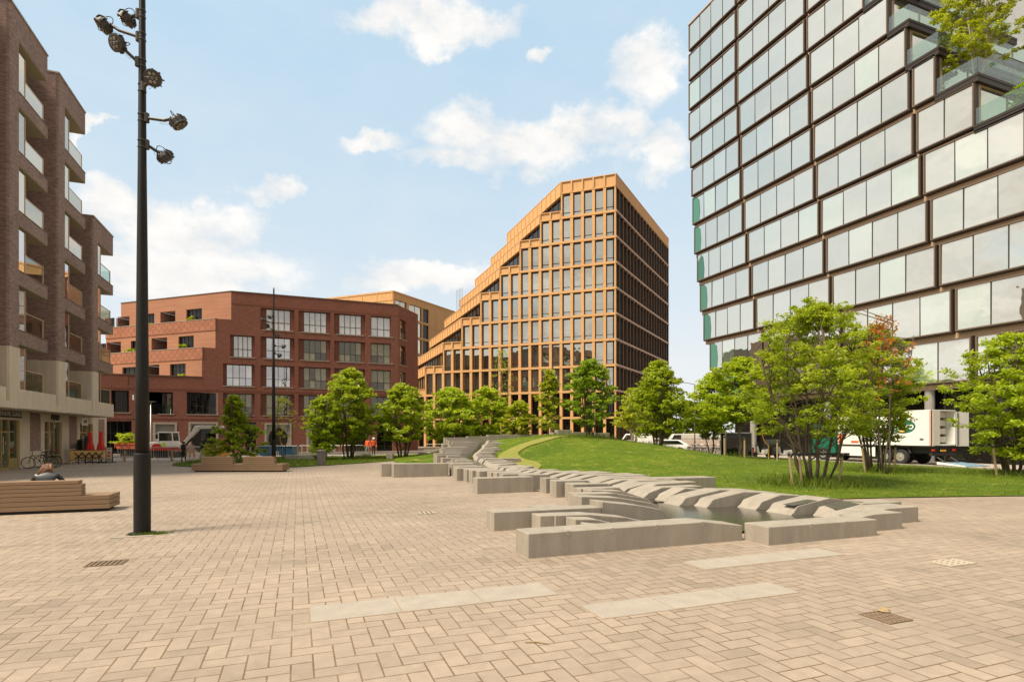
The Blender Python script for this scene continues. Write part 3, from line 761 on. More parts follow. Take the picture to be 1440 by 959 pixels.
    def surround(u0, u1, z1, nm='door_surround'):
        o = MB(); fr.box(o, a(u0), a(u0)+.22, -.3, .04, 0, z1); fr.box(o, a(u1)-.22, a(u1), -.3, .04, 0, z1); fr.box(o, a(u0)+.22, a(u1)-.22, -.3, .04, z1-.2, z1)
        return o.build(nm, M['coping'], r, world=True)
    g = surround(215, 249, 3.3, 'garage_door'); o = MB(); fr.box(o, a(215)+.2, a(249)-.2, -.4, -.25, 2.0, 3.1); o.build('shutter', M['greyp'], g, world=True)
    o = MB(); fr.box(o, a(215), a(249), -1.2, -1.1, 0, 3.1); o.build('garage_dark', M['dark_glass'], g, world=True)
    def porthole(u0, u1, z1, cu, cz, rx, rz, nm='porthole_panel'):
        g = surround(u0, u1, z1, nm); a0, a1 = a(u0)+.2, a(u1)-.2; ca = a(cu); n = 36
        pm = MB()
        rim = [(a0, 0), (a1, 0), (a1, z1-.18), (a0, z1-.18)]
        pts = [(ca+rx*math.cos(2*math.pi*q/n), cz+rz*math.sin(2*math.pi*q/n)) for q in range(n)]
        def onrect(q):
            an = 2*math.pi*q/n; dx, dz = math.cos(an), math.sin(an); t = 9e9
            for lim, dd, c0 in ((a0, dx, ca), (a1, dx, ca), (0, dz, cz), (z1-.18, dz, cz)):
                if abs(dd) > 1e-6:
                    tt = (lim-c0)/dd
                    if tt > 1e-6: t = min(t, tt)
            return (ca+dx*t, cz+dz*t)
        out = [onrect(q) for q in range(n)]
        for q in range(n):
            q2 = (q+1) % n
            pm.poly([fr.pt(pts[q][0], -.12, max(pts[q][1], 0)), fr.pt(out[q][0], -.12, out[q][1]), fr.pt(out[q2][0], -.12, out[q2][1]), fr.pt(pts[q2][0], -.12, max(pts[q2][1], 0))])
            pm.poly([fr.pt(pts[q][0], -.12, max(pts[q][1], 0)), fr.pt(pts[q2][0], -.12, max(pts[q2][1], 0)), fr.pt(pts[q2][0], -.6, max(pts[q2][1], 0)), fr.pt(pts[q][0], -.6, max(pts[q][1], 0))])
        pm.build('panel', M['greyp'], g, world=True)
        d = MB(); fr.box(d, a0, a1, -.7, -.62, 0, z1); d.build('dark_glass', M['dark_glass'], g, world=True)
        return g
    porthole(265, 307, 3.35, 290, 1.35, 1.45, 1.5)
    porthole(372, 410, 3.3, 391, 1.45, 1.02, 1.32)
    porthole(431, 472, 3.3, 452, 1.4, 1.1, 1.35)
    rg = MB(); c0 = a(399.5)
    for rad_, th_ in ((.95, .07),):
        pts = [fr.pt(c0+.42*math.cos(t), -.5, 1.6+.95*math.sin(t)) for t in np.linspace(0, 2*math.pi, 30)]
        rg.tube(pts, .07, 6)
    rg.build('yellow_ring', M['yellow'], r, world=True)
    for u0, u1 in ((345, 360), (490, 518), (530, 552)): glazed(r, fr, a=(a(u0), a(u1)), z=(.1, 3.3), cols=2, transom=.7, glass='dark_glass', sill=False)
    # angled terraces
    D = (-.762, .647)
    for x0, z0, z1, wins in ((-9.55, 8.2, 11.4, [(262.5, 239.5, 'l'), ]), (-8.3, 11.4, 14.6, []), (-6.8, 14.6, 17.7, [])):
        pl = Plane((x0, P0[1]), D); L = 17
        rows_ = {8.2: [(239, 261, 'w', 511.5, 529), (201, 224, 'l', 513, 528), (172, 200, 'w', 516, 530), (128, 141, 'l', 518, 530)],
                 11.4: [(251, 272.5, 'w', 472.5, 490), (213, 235, 'l', 475, 492), (184, 201, 'w', 479, 494), (150, 170, 'l', 481, 497), (131, 146, 'w', 483, 498)],
                 14.6: [(262, 284, 'w', 434.5, 450), (225.5, 246.5, 'l', 438, 454.5), (198, 217, 'w', 441.5, 458), (162, 182, 'l', 445.5, 461), (145, 158, 'w', 447, 463)]}[z0]
        hs = []
        for u0, u1, k, v0, v1 in rows_:
            b0, b1 = pl.s_at(u1)[0], pl.s_at(u0)[0]; um = (u0+u1)/2
            hs.append((b0, b1, max(z0+.02, pl.z_at(um, v1)), pl.z_at(um, v0), k))
        w = MB(); wall_with_holes(w, pl, 0, L, z0-.6, z1+.01, [h[:4] for h in hs], .3)
        w.build('terrace_wall', M['orange_brick'], r, world=True)
        for b0, b1, c0, c1, k in hs:
            if k == 'w': glazed(r, pl, a=(b0, b1), z=(c0, c1), cols=4, transom=0, rec=.22, glass='dark_glass', sill=False)
            else:
                lo = MB(); pl.box(lo, b0-.05, b1+.05, -2.2, -2.1, c0-.05, c1+.05); pl.box(lo, b0-.3, b0-.02, -2.1, -.3, c0, c1); pl.box(lo, b1+.02, b1+.3, -2.1, -.3, c0, c1); pl.box(lo, b0-.05, b1+.05, -2.1, -.3, c1+.02, c1+.12)
                lo.build('loggia', M['brown_brick'], r, world=True)
        pr = MB()
        if z1 < 17:   # parapet of the terrace above: soldier band standing forward
            pl.box(pr, 0, L, -.02, .06, z1-1.25, z1); pr.build('parapet', M['orange_band'], r, world=True)
            cp = MB(); pl.box(cp, -.0, L, -.25, .09, z1, z1+.06); cp.build('coping', M['coping'], r, world=True)
            fl = MB(); fl.prism([pl.pt(0, 0, 0)[:2], pl.pt(L, 0, 0)[:2], pl.pt(L, -6, 0)[:2], pl.pt(0, -6, 0)[:2]], z1-.3, z1-.05); fl.build('terrace_floor', M['coping'], r, world=True)
        else:
            cp = MB(); pl.box(cp, 0, L, -.35, .06, z1, z1+.08); cp.build('coping', M['redcoping'], r, world=True)
    fl = MB(); fl.box(P0[0]-20, P0[1]+.36, 7.9, P0[0]-3, P0[1]+9, 8.15); fl.build('terrace_floor', M['coping'], r, world=True)
    for q in ((-20, a(284), 8.2, 8.27), (0, A1, top, top+.08)):
        cp = MB(); fr.box(cp, q[0], q[1], -.35, .06, q[2], q[3]); cp.build('coping', M['redcoping'], r, world=True)
    # chamfered end
    e = Plane((P0[0]+A1, P0[1]), (.75, 1.0)); w = MB(); hs = [(.5, 2.0, z0, z1) for z0, z1 in rows]
    wall_with_holes(w, e, 0, 5.5, 0, top, hs); w.build('end_wall', M['red_brick'], r, world=True)
    for h in hs: glazed(r, e, a=h[:2], z=h[2:], cols=2, rec=.25)
    v = MB(); v.lathe([(.9, 0), (.9, .25), (.5, .5), (.01, .55)], (P0[0]+8.6, P0[1]+3, 17.7), 14); v.build('roof_vent', M['redcoping'], r, world=True)
    # plants hanging over the terrace edges
    return r
red_block()
def plant(lab, x, y, z, w, seed, mat='leafA'):
    rng = np.random.default_rng(seed); r = thing('trailing_plant', lab, 'plant', (x, y, z), 0, 'plants on the brick terraces')
    c = rng.normal(size=(14, 3))*np.array([w*.5, .10, .10])+np.array([0, -.05, .02]); leaf_mesh('foliage', c, 26, .2, .10, M[mat], r, rng)
PLANTS = [('yellow-green plant spilling over the middle orange terrace edge', 258, 487.5, -8.3), ('small plant at the left end of the middle orange terrace', 186, 493, -8.3), ('dry pale plants on the top orange terrace edge', 270, 449.5, -6.8), ('second dry plant on the top orange terrace edge, nearer the mast', 210, 457, -6.8), ('green tuft on the lowest orange terrace', 258, 529, -9.55)]

# ------------------------------------------------------------------ tan stepped office
def stepped_office():
    C = WD(866, 82.); C.z = 0
    def cdir(x, y): return (x*cT+y*sT, -x*sT+y*cT)
    fr = Plane(C[:2], cdir(-2.747, 1)); rt = Plane(C[:2], cdir(.557, 1))
    r = thing('office_building', 'tan stepped office block with tall narrow windows in a precast grid', 'building', C)
    bw = 8.27/5; fl = lambda k: 8.25+3.75*(k-1)     # floor k = 1..8
    bays = {k: 5+2*(8-k) for k in range(1, 9)}; bays[0] = 21
    grid = MB(); side = MB(); fas = MB(); win = []; gl_side = MB(); core = MB()
    T = .34
    for k in range(1, 9):
        n = bays[k]; z0 = fl(k); z1 = z0+3.75; a1 = n*bw
        # columns and beams
        for q in range(n+1):
            w = .21; fr.box(grid, max(0, q*bw-w), min(a1, q*bw+w) if q < n else a1, -.62, 0, z0+T, z1-.0 if k == 8 or q*bw <= bays.get(k+1, 5)*bw+.01 else z1)
        fr.box(grid, 0, a1, -.62, .04, z0, z0+T)
        for q in range(n):
            win.append((k, q*bw+.21+(.0 if q else -.19), (q+1)*bw-.21, z0+T, z1-.02))
        # terrace parapet or roof fascia with sunk panels
        a0f = bays[k+1]*bw if k < 8 else 0
        fz = z1+(1.25 if k < 8 else 1.85)
        fr.box(fas, a0f, a1, -.55, -.10, z1, fz)
        for q in range(int(round(a0f/bw)), n+1): fr.box(fas, max(a0f, q*bw-.12), min(a1, q*bw+.12), -.06, .07, z1+.2, fz-.12)
        fr.box(fas, a0f, a1, -.07, .04, z1, z1+.2); fr.box(fas, a0f, a1, -.6, .05, fz-.12, fz)
        # side face running back along the street axis
        fl_ = Plane(fr.pt(a1, 0, 0)[:2], (0, 1)); L = 23.0
        fl_.N = Vector((-1, 0))
        fl_.box(fas, 0.01, L, -.5, 0.0, z1-.25, fz); fl_.box(fas, 0, L, -.3, .05, fz-.12, fz+.01); fl_.box(fas, 0, L, -.3, .05, z1-.26, z1-.1)
        for q in range(14): fl_.box(fas, q*L/13, q*L/13+.2, -.2, .10, z1-.1, fz-.12)
        fl_.box(gl_side, .6, L, -.5, -.4, z0+.2, z1-.25)
        m_ = MB(); fl_.box(m_, .6, L, -.4, -.36, z0+1.3, z0+1.38)
        for q in range(1, 12): fl_.box(m_, q*1.9-.05, q*1.9+.05, -.4, -.3, z0+.3, z1-.25)
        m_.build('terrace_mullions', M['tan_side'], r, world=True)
        # deck of the terrace
        b = [fr.pt(0, -.3, 0)[:2], fr.pt(a1, -.3, 0)[:2], (fr.pt(a1, -.3, 0)[0], fr.pt(a1, -.3, 0)[1]+L), rt.pt(31, -.3, 0)[:2]]
        core.prism(b, z1-.08, z1+.1)
        b = [fr.pt(.7, -.72, 0)[:2], fr.pt(a1-.7, -.72, 0)[:2], (fr.pt(a1-.7, -1.3, 0)[0], fr.pt(a1-.7, -1.3, 0)[1]+L-2), rt.pt(30, -1.2, 0)[:2]]
        core.prism(b, z0, z1-.1)
    # ground floor: tall columns, dark glass behind
    n = 21; z1 = fl(1)
    for q in range(n+1): fr.box(grid, max(0, q*bw-.2), min(n*bw, q*bw+.2), -.62, 0, 0, z1)
    fr.box(grid, 0, n*bw, -.62, .03, 4.35, 4.65)
    fr.box(fas, 19*bw, n*bw, -.55, -.02, z1, z1+1.25); fr.box(fas, 19*bw, n*bw, -.6, .05, z1+1.13, z1+1.25)
    fl_ = Plane(fr.pt(n*bw, 0, 0)[:2], (0, 1)); fl_.N = Vector((-1, 0)); fl_.box(fas, 0, 20, -.4, 0, z1-.25, z1+1.25)
    for q in range(10): fl_.box(grid, q*2, q*2+.3, -.4, .02, 0, z1-.25)
    dg = MB(); fr.box(dg, .3, n*bw-.3, -1.2, -1.1, 0.05, z1); fl_.box(dg, .3, 20, -1, -.9, 0.05, z1)
    dg.build('lobby_glass', M['dark_glass'], r, world=True)
    # right facade: bronze fins and beams
    Lr = 31.5; nb = 18; sw = Lr/nb
    for k in range(0, 9):
        z0 = fl(k) if k else 0; z1 = fl(k+1) if k < 8 else fl(8)+3.75
        if k: m_ = MB(); rt.box(m_, 0.05, Lr, -.5, .14, z0+.06, z0+T); m_.build('floor_beam', M['tan_beam'], r, world=True)
        for q in range(nb):
            rt.box(gl_side, q*sw+.12, (q+1)*sw-.18, -.5, -.42, z0+.2, z1)
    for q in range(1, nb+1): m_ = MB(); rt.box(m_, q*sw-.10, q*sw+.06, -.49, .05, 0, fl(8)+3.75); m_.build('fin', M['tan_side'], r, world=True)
    rt.box(fas, 0.05, Lr, -.55, .06, fl(8)+3.75, fl(8)+5.6); rt.box(fas, 0.05, Lr, -.6, .1, fl(8)+5.48, fl(8)+5.61)
    grid.build('facade_grid', M['tan'], r, world=True); fas.build('parapet_band', M['tan'], r, world=True)
    gl_side.build('side_glazing', M['dark_glass'], r, world=True); core.build('core', M['dark'], r, world=True)
    # windows: the hundred largest as parts, the rest in one
    win.sort(key=lambda w: (-w[0], w[1]))
    rest = MB(); restg = MB()
    for i, (k, a0, a1, z0, z1) in enumerate(win):
        f = rest if i >= 98 else MB(); g = restg if i >= 98 else MB()
        for b0, b1, c0, c1 in ((a0, a0+.09, z0, z1), (a1-.07, a1, z0, z1), (a0+.09, a1-.07, z1-.14, z1), (a0+.09, a1-.07, z0, z0+.09), (a0+.09, a1-.07, z0+.62, z0+.68)):
            fr.box(f, b0, b1, -.60, -.40, c0, c1)
        for c0, c1 in ((z0+.09, z0+.62), (z0+.68, z1-.14)):
            g.poly([fr.pt(a0+.09, -.5, c0), fr.pt(a1-.07, -.5, c0), fr.pt(a1-.07, -.5, c1), fr.pt(a0+.09, -.5, c1)])
        if i < 98:
            o = f.build('window', M['dark'], r, world=True); g.build('pane', M['tan_glass'], o, world=True, fix=False)
    o = tag(rest.build('window', M['dark'], r, world=True), kind='stuff'); restg.build('pane', M['tan_glass'], o, world=True, fix=False)
    an = MB()
    for q in range(5):
        p = WD(642+q*2.0, 100); an.tube([(p.x, p.y, 24), (p.x, p.y, zat(408-q, 100))], .035, 5)
    an.build('aerial_masts', M['galv'], r, world=True)
    return fr, bw, fl
OFF = stepped_office()

def rear_office():
    C = WD(553, 112.); C.z = 0
    def cdir(x, y): return (x*cT+y*sT, -x*sT+y*cT)
    lf = Plane(C[:2], cdir(-2.455, 1)); rt = Plane(C[:2], cdir(.545, 1))
    r = thing('office_building', 'low tan office block half hidden behind the red brick block', 'building', C)
    top = zat(408.6, 112); w = MB(); fw = MB()
    L = 30; hs = []
    for k in range(9):
        z = top-4.6-k*3.45
        if z < 0: break
        for a0, a1 in ((.6, 4.1), (4.9, 9.2), (9.6, 11.6)): hs.append((a0, a1, z, z+2.95))
    wall_with_holes(w, rt, 0, 27.5, 0, top, hs, .5); wall_with_holes(w, lf, 0, L, 0, top, [], .5)
    for q in range(9): lf.box(fw, q*3.6+.2, q*3.6+.42, 0, .06, top-1.7, top-.3)
    lf.box(fw, 0, L, 0, .07, top-1.9, top-1.7); lf.box(fw, 0, L, 0, .09, top-.3, top)
    for a in (14, 17.5, 21, 24.5): rt.box(fw, a, a+.15, 0, .04, 0, top-2)
    rt.box(fw, 12, 27.5, 0, .04, top-5.6, top-5.45); rt.box(fw, 12, 27.5, 0, .04, top-9.1, top-8.95); rt.box(fw, 0, 27.5, 0, .1, top-.25, top)
    w.build('wall', M['tan'], r, world=True); fw.build('facade_ribs', M['tan'], r, world=True)
    for h in hs: glazed(r, rt, a=h[:2], z=h[2:], cols=2 if h[1]-h[0] > 2.5 else 1, transom=0, rec=.25, glass='tan_glass' if h[0] < 9 else 'dark_glass', sill=False)
    c = MB(); c.prism([lf.pt(1, -.6, 0)[:2], lf.pt(L, -.6, 0)[:2], lf.pt(L, -20, 0)[:2], rt.pt(26, -.6, 0)[:2], rt.pt(1, -.6, 0)[:2]], 0, top-.4); c.build('core', M['dark'], r, world=True)
rear_office()

# ------------------------------------------------------------------ glass tower (right)
TW_ENDS = {}
def tower():
    X = 43.0
    r = thing('glass_tower', 'tall bronze framed glass tower of staggered boxes with planted terraces', 'building', (X+8, 33, 0))
    B = lambda m, n, mat, p=r, **k: m.build(n, mat, p, world=True, **k)
    es = [44, 86, 127, 168, 210, 250, 291.6, 332, 373, 413.5, 455, 496, 538]
    dy = [4.9, 3.65, 2.6, 2.0, 1.5, 1.0, .7, .5, .3, 0, 0, 0, 0]
    yend = {7: 27.0, 8: 29.1, 9: 30.5, 10: 30.5, 11: 30.5, 12: 30.5, 6: 24.5, 5: 21.6, 4: 18.6}
    yend = {8: 30.5, 7: 29.1, 6: 27.0, 5: 24.5, 4: 21.6, 3: 18.8, 9: 32.5, 10: 34.5, 11: 36, 12: 37}
    base = [54.5, 46.7, 38.1, 29.45, 20.8, 12.2, 3.6]
    z = lambda i: 2+es[i]*66.25/790
    wall = MB(); slab = MB(); rails = MB()
    for i in range(13):
        z0 = z(i); z1 = z0+3.02; zt = z(i+1) if i < 12 else z0+3.45
        e = yend.get(i, -4); ys = [b-dy[i] for b in base]; yA = ys[0]
        yN = max(e, ys[-1]); TW_ENDS[i] = (yN, zt)
        # backing wall (bronze strips seen between boxes)
        wall.box(X+.42, yN, z0-.42, X+.62, yA+.0, z1+.02)
        wall.box(X+.62, yA-.2, z0-.42, X+30, yA, z1+.02)
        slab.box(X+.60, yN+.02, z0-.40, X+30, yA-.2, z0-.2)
        # end face toward the camera, and its glazing
        if i in yend:
            f = MB(); f.box(X+.7, yN, z0-.05, X+16, yN+.12, z0+.12); f.box(X+.7, yN, z1-.12, X+16, yN+.12, z1)
            for q in range(6): f.box(X+.7+q*3.04, yN+.001, z0+.12, X+.78+q*3.04, yN+.119, z1-.12)
            o = B(f, 'terrace_window', M['bronze'])
            g = MB()
            for q in range(5): g.poly([(X+.8+q*3.04, yN+.06, z0+.12), (X+3.7+q*3.04, yN+.06, z0+.12), (X+3.7+q*3.04, yN+.06, z1-.12), (X+.8+q*3.04, yN+.06, z1-.12)])
            B(g, 'pane', M['tower_glass'], o, fix=False)
        for c in range(6):
            ya, yb = ys[c]-.14, ys[c+1]+.14
            if yb < yN: yb = yN+.02
            if ya-yb < .5: continue
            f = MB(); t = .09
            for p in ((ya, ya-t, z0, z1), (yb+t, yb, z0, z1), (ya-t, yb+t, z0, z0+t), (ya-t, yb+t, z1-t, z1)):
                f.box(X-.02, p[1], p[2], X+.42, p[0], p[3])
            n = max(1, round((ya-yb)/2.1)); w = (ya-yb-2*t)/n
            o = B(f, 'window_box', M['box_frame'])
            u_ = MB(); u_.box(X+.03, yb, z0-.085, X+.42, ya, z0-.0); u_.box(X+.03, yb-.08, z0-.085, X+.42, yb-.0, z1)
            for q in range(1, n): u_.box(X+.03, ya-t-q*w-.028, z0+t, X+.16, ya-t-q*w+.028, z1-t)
            B(u_, 'painted_shadow_lip', M['bronze_dark'], o)  # dark strips painted as the shadow line round each box, plus the mullions
            g = MB()
            if c == 0 and i < 7:
                gg = MB(); k_ = 1.0 if i else 3.0; gg.poly([(X+.045, ya-t, z0+t), (X+.045, ya-t-k_, z0+t), (X+.045, ya-t-k_*1.1, z0+1.2), (X+.045, ya-t-k_*.95, z1-.5), (X+.045, ya-t-k_*.5, z1-t), (X+.045, ya-t, z1-t)]); B(gg, 'corner_pane', M['green_glass'], o, fix=False)
            for q in range(n):
                a, b = ya-t-q*w-.02, ya-t-(q+1)*w+.02
                bow = random.uniform(-.035, .035); tl = random.uniform(-.022, .022)
                g.poly([(X+.06, a, z0+t), (X+.06+bow, b, z0+t), (X+.06+bow+tl, b, z1-t), (X+.06+tl, a, z1-t)])
            B(g, 'pane', M['tower_glass'], o, fix=False)
        # glazed end at the far corner of the lower floors
        if i < 9:
            f = MB(); f.box(X+.1, yA-.1, z0, X+.16, yA+.02, z1); f.box(X+3.4, yA-.05, z0, X+3.5, yA+.02, z1)
            o = B(f, 'corner_frame', M['bronze_dark'])
            g = MB(); g.box(X+.17, yA-.02, z0+.1, X+3.4, yA+.005, z1-.1); B(g, 'pane', M['green_glass'], o)
        # terrace slab and glass balustrade over the floor below
        if i in yend and i > 3:
            lo = yend.get(i-1, yN-2.4); lo = min(lo, yN)
            s = MB(); s.box(X-.02, lo-.25, z0-.52, X+16, yN, z0-.1); s.box(X-.05, lo-.28, z0-.16, X+16, lo-.25, z0+.02); s.box(X-.05, lo-.25, z0-.16, X-.02, yN, z0+.02)
            o = B(s, 'terrace_slab', M['bronze_dark'])
            g = MB()
            k = int((yN-lo)/1.3)+1
            for q in range(k): g.box(X+.02, lo-.2+q*(yN-lo+.1)/k+.01, z0+.02, X+.035, lo-.2+(q+1)*(yN-lo+.1)/k-.01, z0+1.15)
            for q in range(8): g.box(X+.05+q*1.9, lo-.21, z0+.02, X+1.92+q*1.9, lo-.195, z0+1.15)
            B(g, 'glass_balustrade', M['balus'], o)
    # ground floor recessed glass, columns
    g = MB()
    for q in range(16): g.poly([(X+1.2, 48-q*3, .05), (X+1.2, 45.1-q*3, .05), (X+1.2, 45.1-q*3, 5.2), (X+1.2, 48-q*3, 5.2)])
    o = MB()
    for q in range(16): o.box(X+1.1, 48-q*3-.06, 0, X+1.3, 48-q*3+.06, 5.2)
    o = B(o, 'lobby_frame', M['bronze_dark']); B(g, 'lobby_glass', M['dark_glass'], o, fix=False)
    c = MB()
    for q in range(6): c = MB(); c.lathe([(.32, 0), (.32, 5.3)], (X+.7, 45-q*8.6, 0), 14); B(c, 'column', M['greyp'])
    
    # the core that carries the floors, and the second volume stepping up behind the terraces
    k = MB(); k.box(X+16, 6, 0, X+28, 53, z(8)); k.box(X+9, 31.5, 5, X+28, 53.5, z(12)+3.2); B(k, 'core', M['tower_glass'])
    cp = MB(); zt = z(12)+3.02; cp.box(X-.02, yend[12], zt, X+.7, 54.5, zt+.12); B(cp, 'roof_edge', M['bronze'])
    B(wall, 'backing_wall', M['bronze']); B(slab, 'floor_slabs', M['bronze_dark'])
tower()

# ------------------------------------------------------------------ trees
def leaf_mesh(name, centers, n_per, rad, size, mat, parent, rng, flat=.55, world_off=(0, 0, 0)):
    """many small folded leaf faces scattered in clumps round the twig ends"""
    centers = np.array(centers); K = len(centers)
    n = K*n_per
    c = np.repeat(centers, n_per, 0)
    o = rng.normal(size=(n, 3)); o /= np.linalg.norm(o, axis=1)[:, None]
    rr_ = rad*(rng.random(n)**.5)[:, None]*np.repeat(rng.uniform(.6, 1.25, K), n_per)[:, None]
    p = c+o*rr_*np.array([1, 1, .45])
    nrm = rng.normal(size=(n, 3)); nrm[:, 2] = np.abs(nrm[:, 2])+flat; nrm /= np.linalg.norm(nrm, axis=1)[:, None]
    t = rng.normal(size=(n, 3)); t -= nrm*(t*nrm).sum(1)[:, None]; t /= np.linalg.norm(t, axis=1)[:, None]
    b = np.cross(nrm, t)
    s = size*rng.uniform(.55, 1.25, n)[:, None]
    droop = nrm*s*.22
    v = np.stack([p-t*s, p+b*s*.5-droop*.3, p+t*s-droop, p-b*s*.5-droop*.3], 1).reshape(-1, 3)-np.array(world_off)
    me = bpy.data.meshes.new(name)
    me.vertices.add(4*n); me.vertices.foreach_set('co', v.astype(np.float32).ravel())
    me.loops.add(4*n); me.loops.foreach_set('vertex_index', np.arange(4*n, dtype=np.int32))
    me.polygons.add(n); me.polygons.foreach_set('loop_start', np.arange(0, 4*n, 4, dtype=np.int32))
    me.materials.append(mat); me.update(calc_edges=True); me.validate()
    ob = bpy.data.objects.new(name, me); COL.objects.link(ob); ob.parent = parent; return ob
def tree(name, lab, loc, h, cr, cz0, stems=1, leaves=9000, size=.13, mat='leafA', seed=1, bark='bark', group=None, spread=.5, clump=.42, tips=150, shape=None, sr=.07, cat='tree', squash=1., sub=None):
    """multi-stem tree: stems -> limbs -> twigs, leaf clumps on the twig ends; h height, cr crown radius, cz0 crown base"""
    rng = np.random.default_rng(seed); rg = random.Random(seed)
    r = thing(name, lab, cat, loc, 0, group)
    tr = MB(); ends = []
    crown_h = h-cz0
    def rad_at(t):   # crown outline, 0 bottom .. 1 top
        if shape: return cr*lerp(t, shape)
        return cr*lerp(t, [(0, .55), (.2, .88), (.45, 1.), (.7, .82), (.88, .5), (1., .12)])
    skel = []
    for s in range(stems):
        an = 2*math.pi*s/stems+rg.uniform(-.4, .4); lean = spread*rg.uniform(.5, 1.1) if stems > 1 else .06
        b0 = .07*stems*(stems > 1)*rg.uniform(.3, 1.); pts = [Vector((math.cos(an)*b0, math.sin(an)*b0, -.15))]
        top = h*rg.uniform(.72, .93); m = 7
        for q in range(1, m+1):
            t = q/m
            pts.append(Vector((math.cos(an)*(b0+lean*cr*t**.95)+rg.uniform(-.09, .09), math.sin(an)*(b0+lean*cr*t**.95)+rg.uniform(-.09, .09), top*t)))
        r0 = sr*rg.uniform(.8, 1.15)
        tr.tube(pts, [r0*(1-.82*q/m)+.008 for q in range(m+1)], 7)
        skel.append(pts)
    # limbs
    for q in range(tips):
        t = rg.uniform(0, 1)**.85; zt = cz0+crown_h*t
        an = rg.uniform(0, 2*math.pi);  rd = rad_at(t)*(rg.random()**.45)*rg.uniform(.8, 1.12)
        lob = 1+.24*math.sin(2*an+seed+2.5*t)+.16*math.sin(4*an+2*seed+6*t)
        tip = Vector((math.cos(an)*rd*lob, math.sin(an)*rd*lob*squash, zt+rg.uniform(-.15, .15)))
        zj = max(cz0*.6, zt-rg.uniform(.25, .8)*rd-.25)
        cand = []
        for _ in range(3):
            ps = rg.choice(skel); k = min(len(ps)-2, max(1, int(zj/ps[-1].z*(len(ps)-1)))); cand.append(ps[k].lerp(ps[k+1], rg.random()))
        base = min(cand, key=lambda b_: (b_-tip).length)
        mid = base.lerp(tip, .55)+Vector((rg.uniform(-.15, .15), rg.uniform(-.15, .15), rg.uniform(-.02, .22)))
        if q < tips*.75: tr.tube([base, mid, tip], [.022*sr/.07+.004, .012, .004], 4, False)
        ends.append(tip); ends.append(mid.lerp(tip, .6)+Vector((rg.uniform(-.2, .2), rg.uniform(-.2, .2), rg.uniform(-.1, .15))))
    tr.build('trunk', M[bark], r, smooth=True)
    npl = max(4, leaves//len(ends))
    leaf_mesh('crown', ends, npl, clump, size, M[mat], r, rng)
    return r
def gz(u, d):
    p = WD(u, d); p.z = max(0, hz(p.x, p.y)) if inpoly(p.x, p.y, [(q.x, q.y) for q in lawn_b]) else 0.
    return p
# big one by the pool
tree('tree', 'large multi-stemmed tree with a wide airy crown on the lawn, staked', gz(1143, 22.3), 7.2, 3.2, 2.0, 7, 25000, .078, 'leafB', 11, spread=.66, clump=.33, tips=250, sr=.058)
tree('tree', 'multi-stemmed tree with dark trunks in front of the white truck', gz(1230, 30.), 7.7, 2.5, 1.7, 7, 17500, .10, 'leafB', 12, spread=.6, clump=0.37, tips=246, sr=.06, shape=[(0, .5), (.3, 1), (.6, .9), (.85, .4), (1, .1)])
tree('tree', 'dense fresh green tree cut by the right edge of the photo', gz(1426, 27.4), 6.8, 2.8, .9, 5, 24000, .10, 'leafA', 13, spread=.5, clump=0.36, tips=275, sr=.07)
tree('tree', 'rounded bright green tree on stakes beside the parked bicycles', gz(1040, 44.5), 7.9, 2.7, 2.9, 1, 8640, .17, 'leafA', 14, clump=0.45, tips=188, sr=.11)
tree('tree', 'low bright green tree left of the staked tree by the bicycles', gz(1000, 48), 6.8, 2.2, 2.2, 2, 6120, .17, 'leafA', 15, clump=0.41, tips=159, sr=.06)
tree('tree', 'tall dense tree with a short thick trunk on the crest of the grassy mound', gz(925, 47), 7.0, 2.7, 1.0, 6, 10800, .17, 'leafB', 16, spread=.55, clump=0.41, tips=246, sr=.07, shape=[(0, .6), (.25, 1), (.5, .95), (.8, .6), (1, .12)])
tree('tree', 'open multi-stemmed tree on the mound in front of the tan office corner', gz(831, 44), 6.0, 2.5, .9, 6, 6840, .16, 'leafC', 17, spread=.6, clump=0.37, tips=174, sr=.05)
tree('tree', 'slender pale young tree left of the open tree on the mound', gz(772, 52), 6.3, 1.5, .8, 2, 3456, .17, 'leafY', 18, clump=0.33, tips=101, sr=.05, shape=[(0, .9), (.5, .7), (1, .2)])
tree('tree', 'small light green shrub-like tree beside the crest stones', gz(729, 51), 3.2, 1.6, .2, 4, 3744, .16, 'leafY', 19, clump=0.34, tips=101, sr=.04)
tree('tree', 'rounded tree behind the top of the water cascade, right of a matching one', gz(684, 53), 5.4, 2.35, .5, 5, 6840, .18, 'leafA', 20, clump=0.41, tips=159, sr=.05)
tree('tree', 'bushy tree standing left of the top of the water cascade', gz(633, 51), 5.6, 2.6, .6, 5, 7920, .18, 'leafA', 21, clump=0.41, tips=188, sr=.05)
tree('tree', 'tallest tree of the group before the red brick block', WD(492, 46.5), 7.3, 2.75, 1.4, 6, 10800, .17, 'leafB', 22, clump=0.41, tips=232, sr=.07)
tree('tree', 'tree with reddish dark stems between the red brick block and the tan office', WD(566, 47), 6.1, 2.5, 1.5, 5, 9360, .17, 'leafB', 23, clump=0.39, tips=217, sr=.07)
tree('tree', 'low pale green tree at the left of the group behind the litter bin', WD(455, 44.5), 4.9, 1.75, .5, 5, 5400, .16, 'leafA', 24, clump=0.34, tips=130, sr=.05)
tree('tree', 'narrow young tree with a bushy foot behind the double wooden bench', WD(330, 40), 4.7, 1.9, .4, 3, 8000, .14, 'leafB', 25, clump=0.27, tips=159, sr=.04, shape=[(0, .9), (.2, 1.), (.42, .75), (.55, .35), (.8, .28), (1, .08)])
tree('sapling', 'thin sapling with sparse yellowish leaves by the dark slender mast', WD(398, 45), 5.0, 1.4, 1.8, 2, 150, .10, 'leafY', 26, clump=0.29, tips=58, sr=.02)
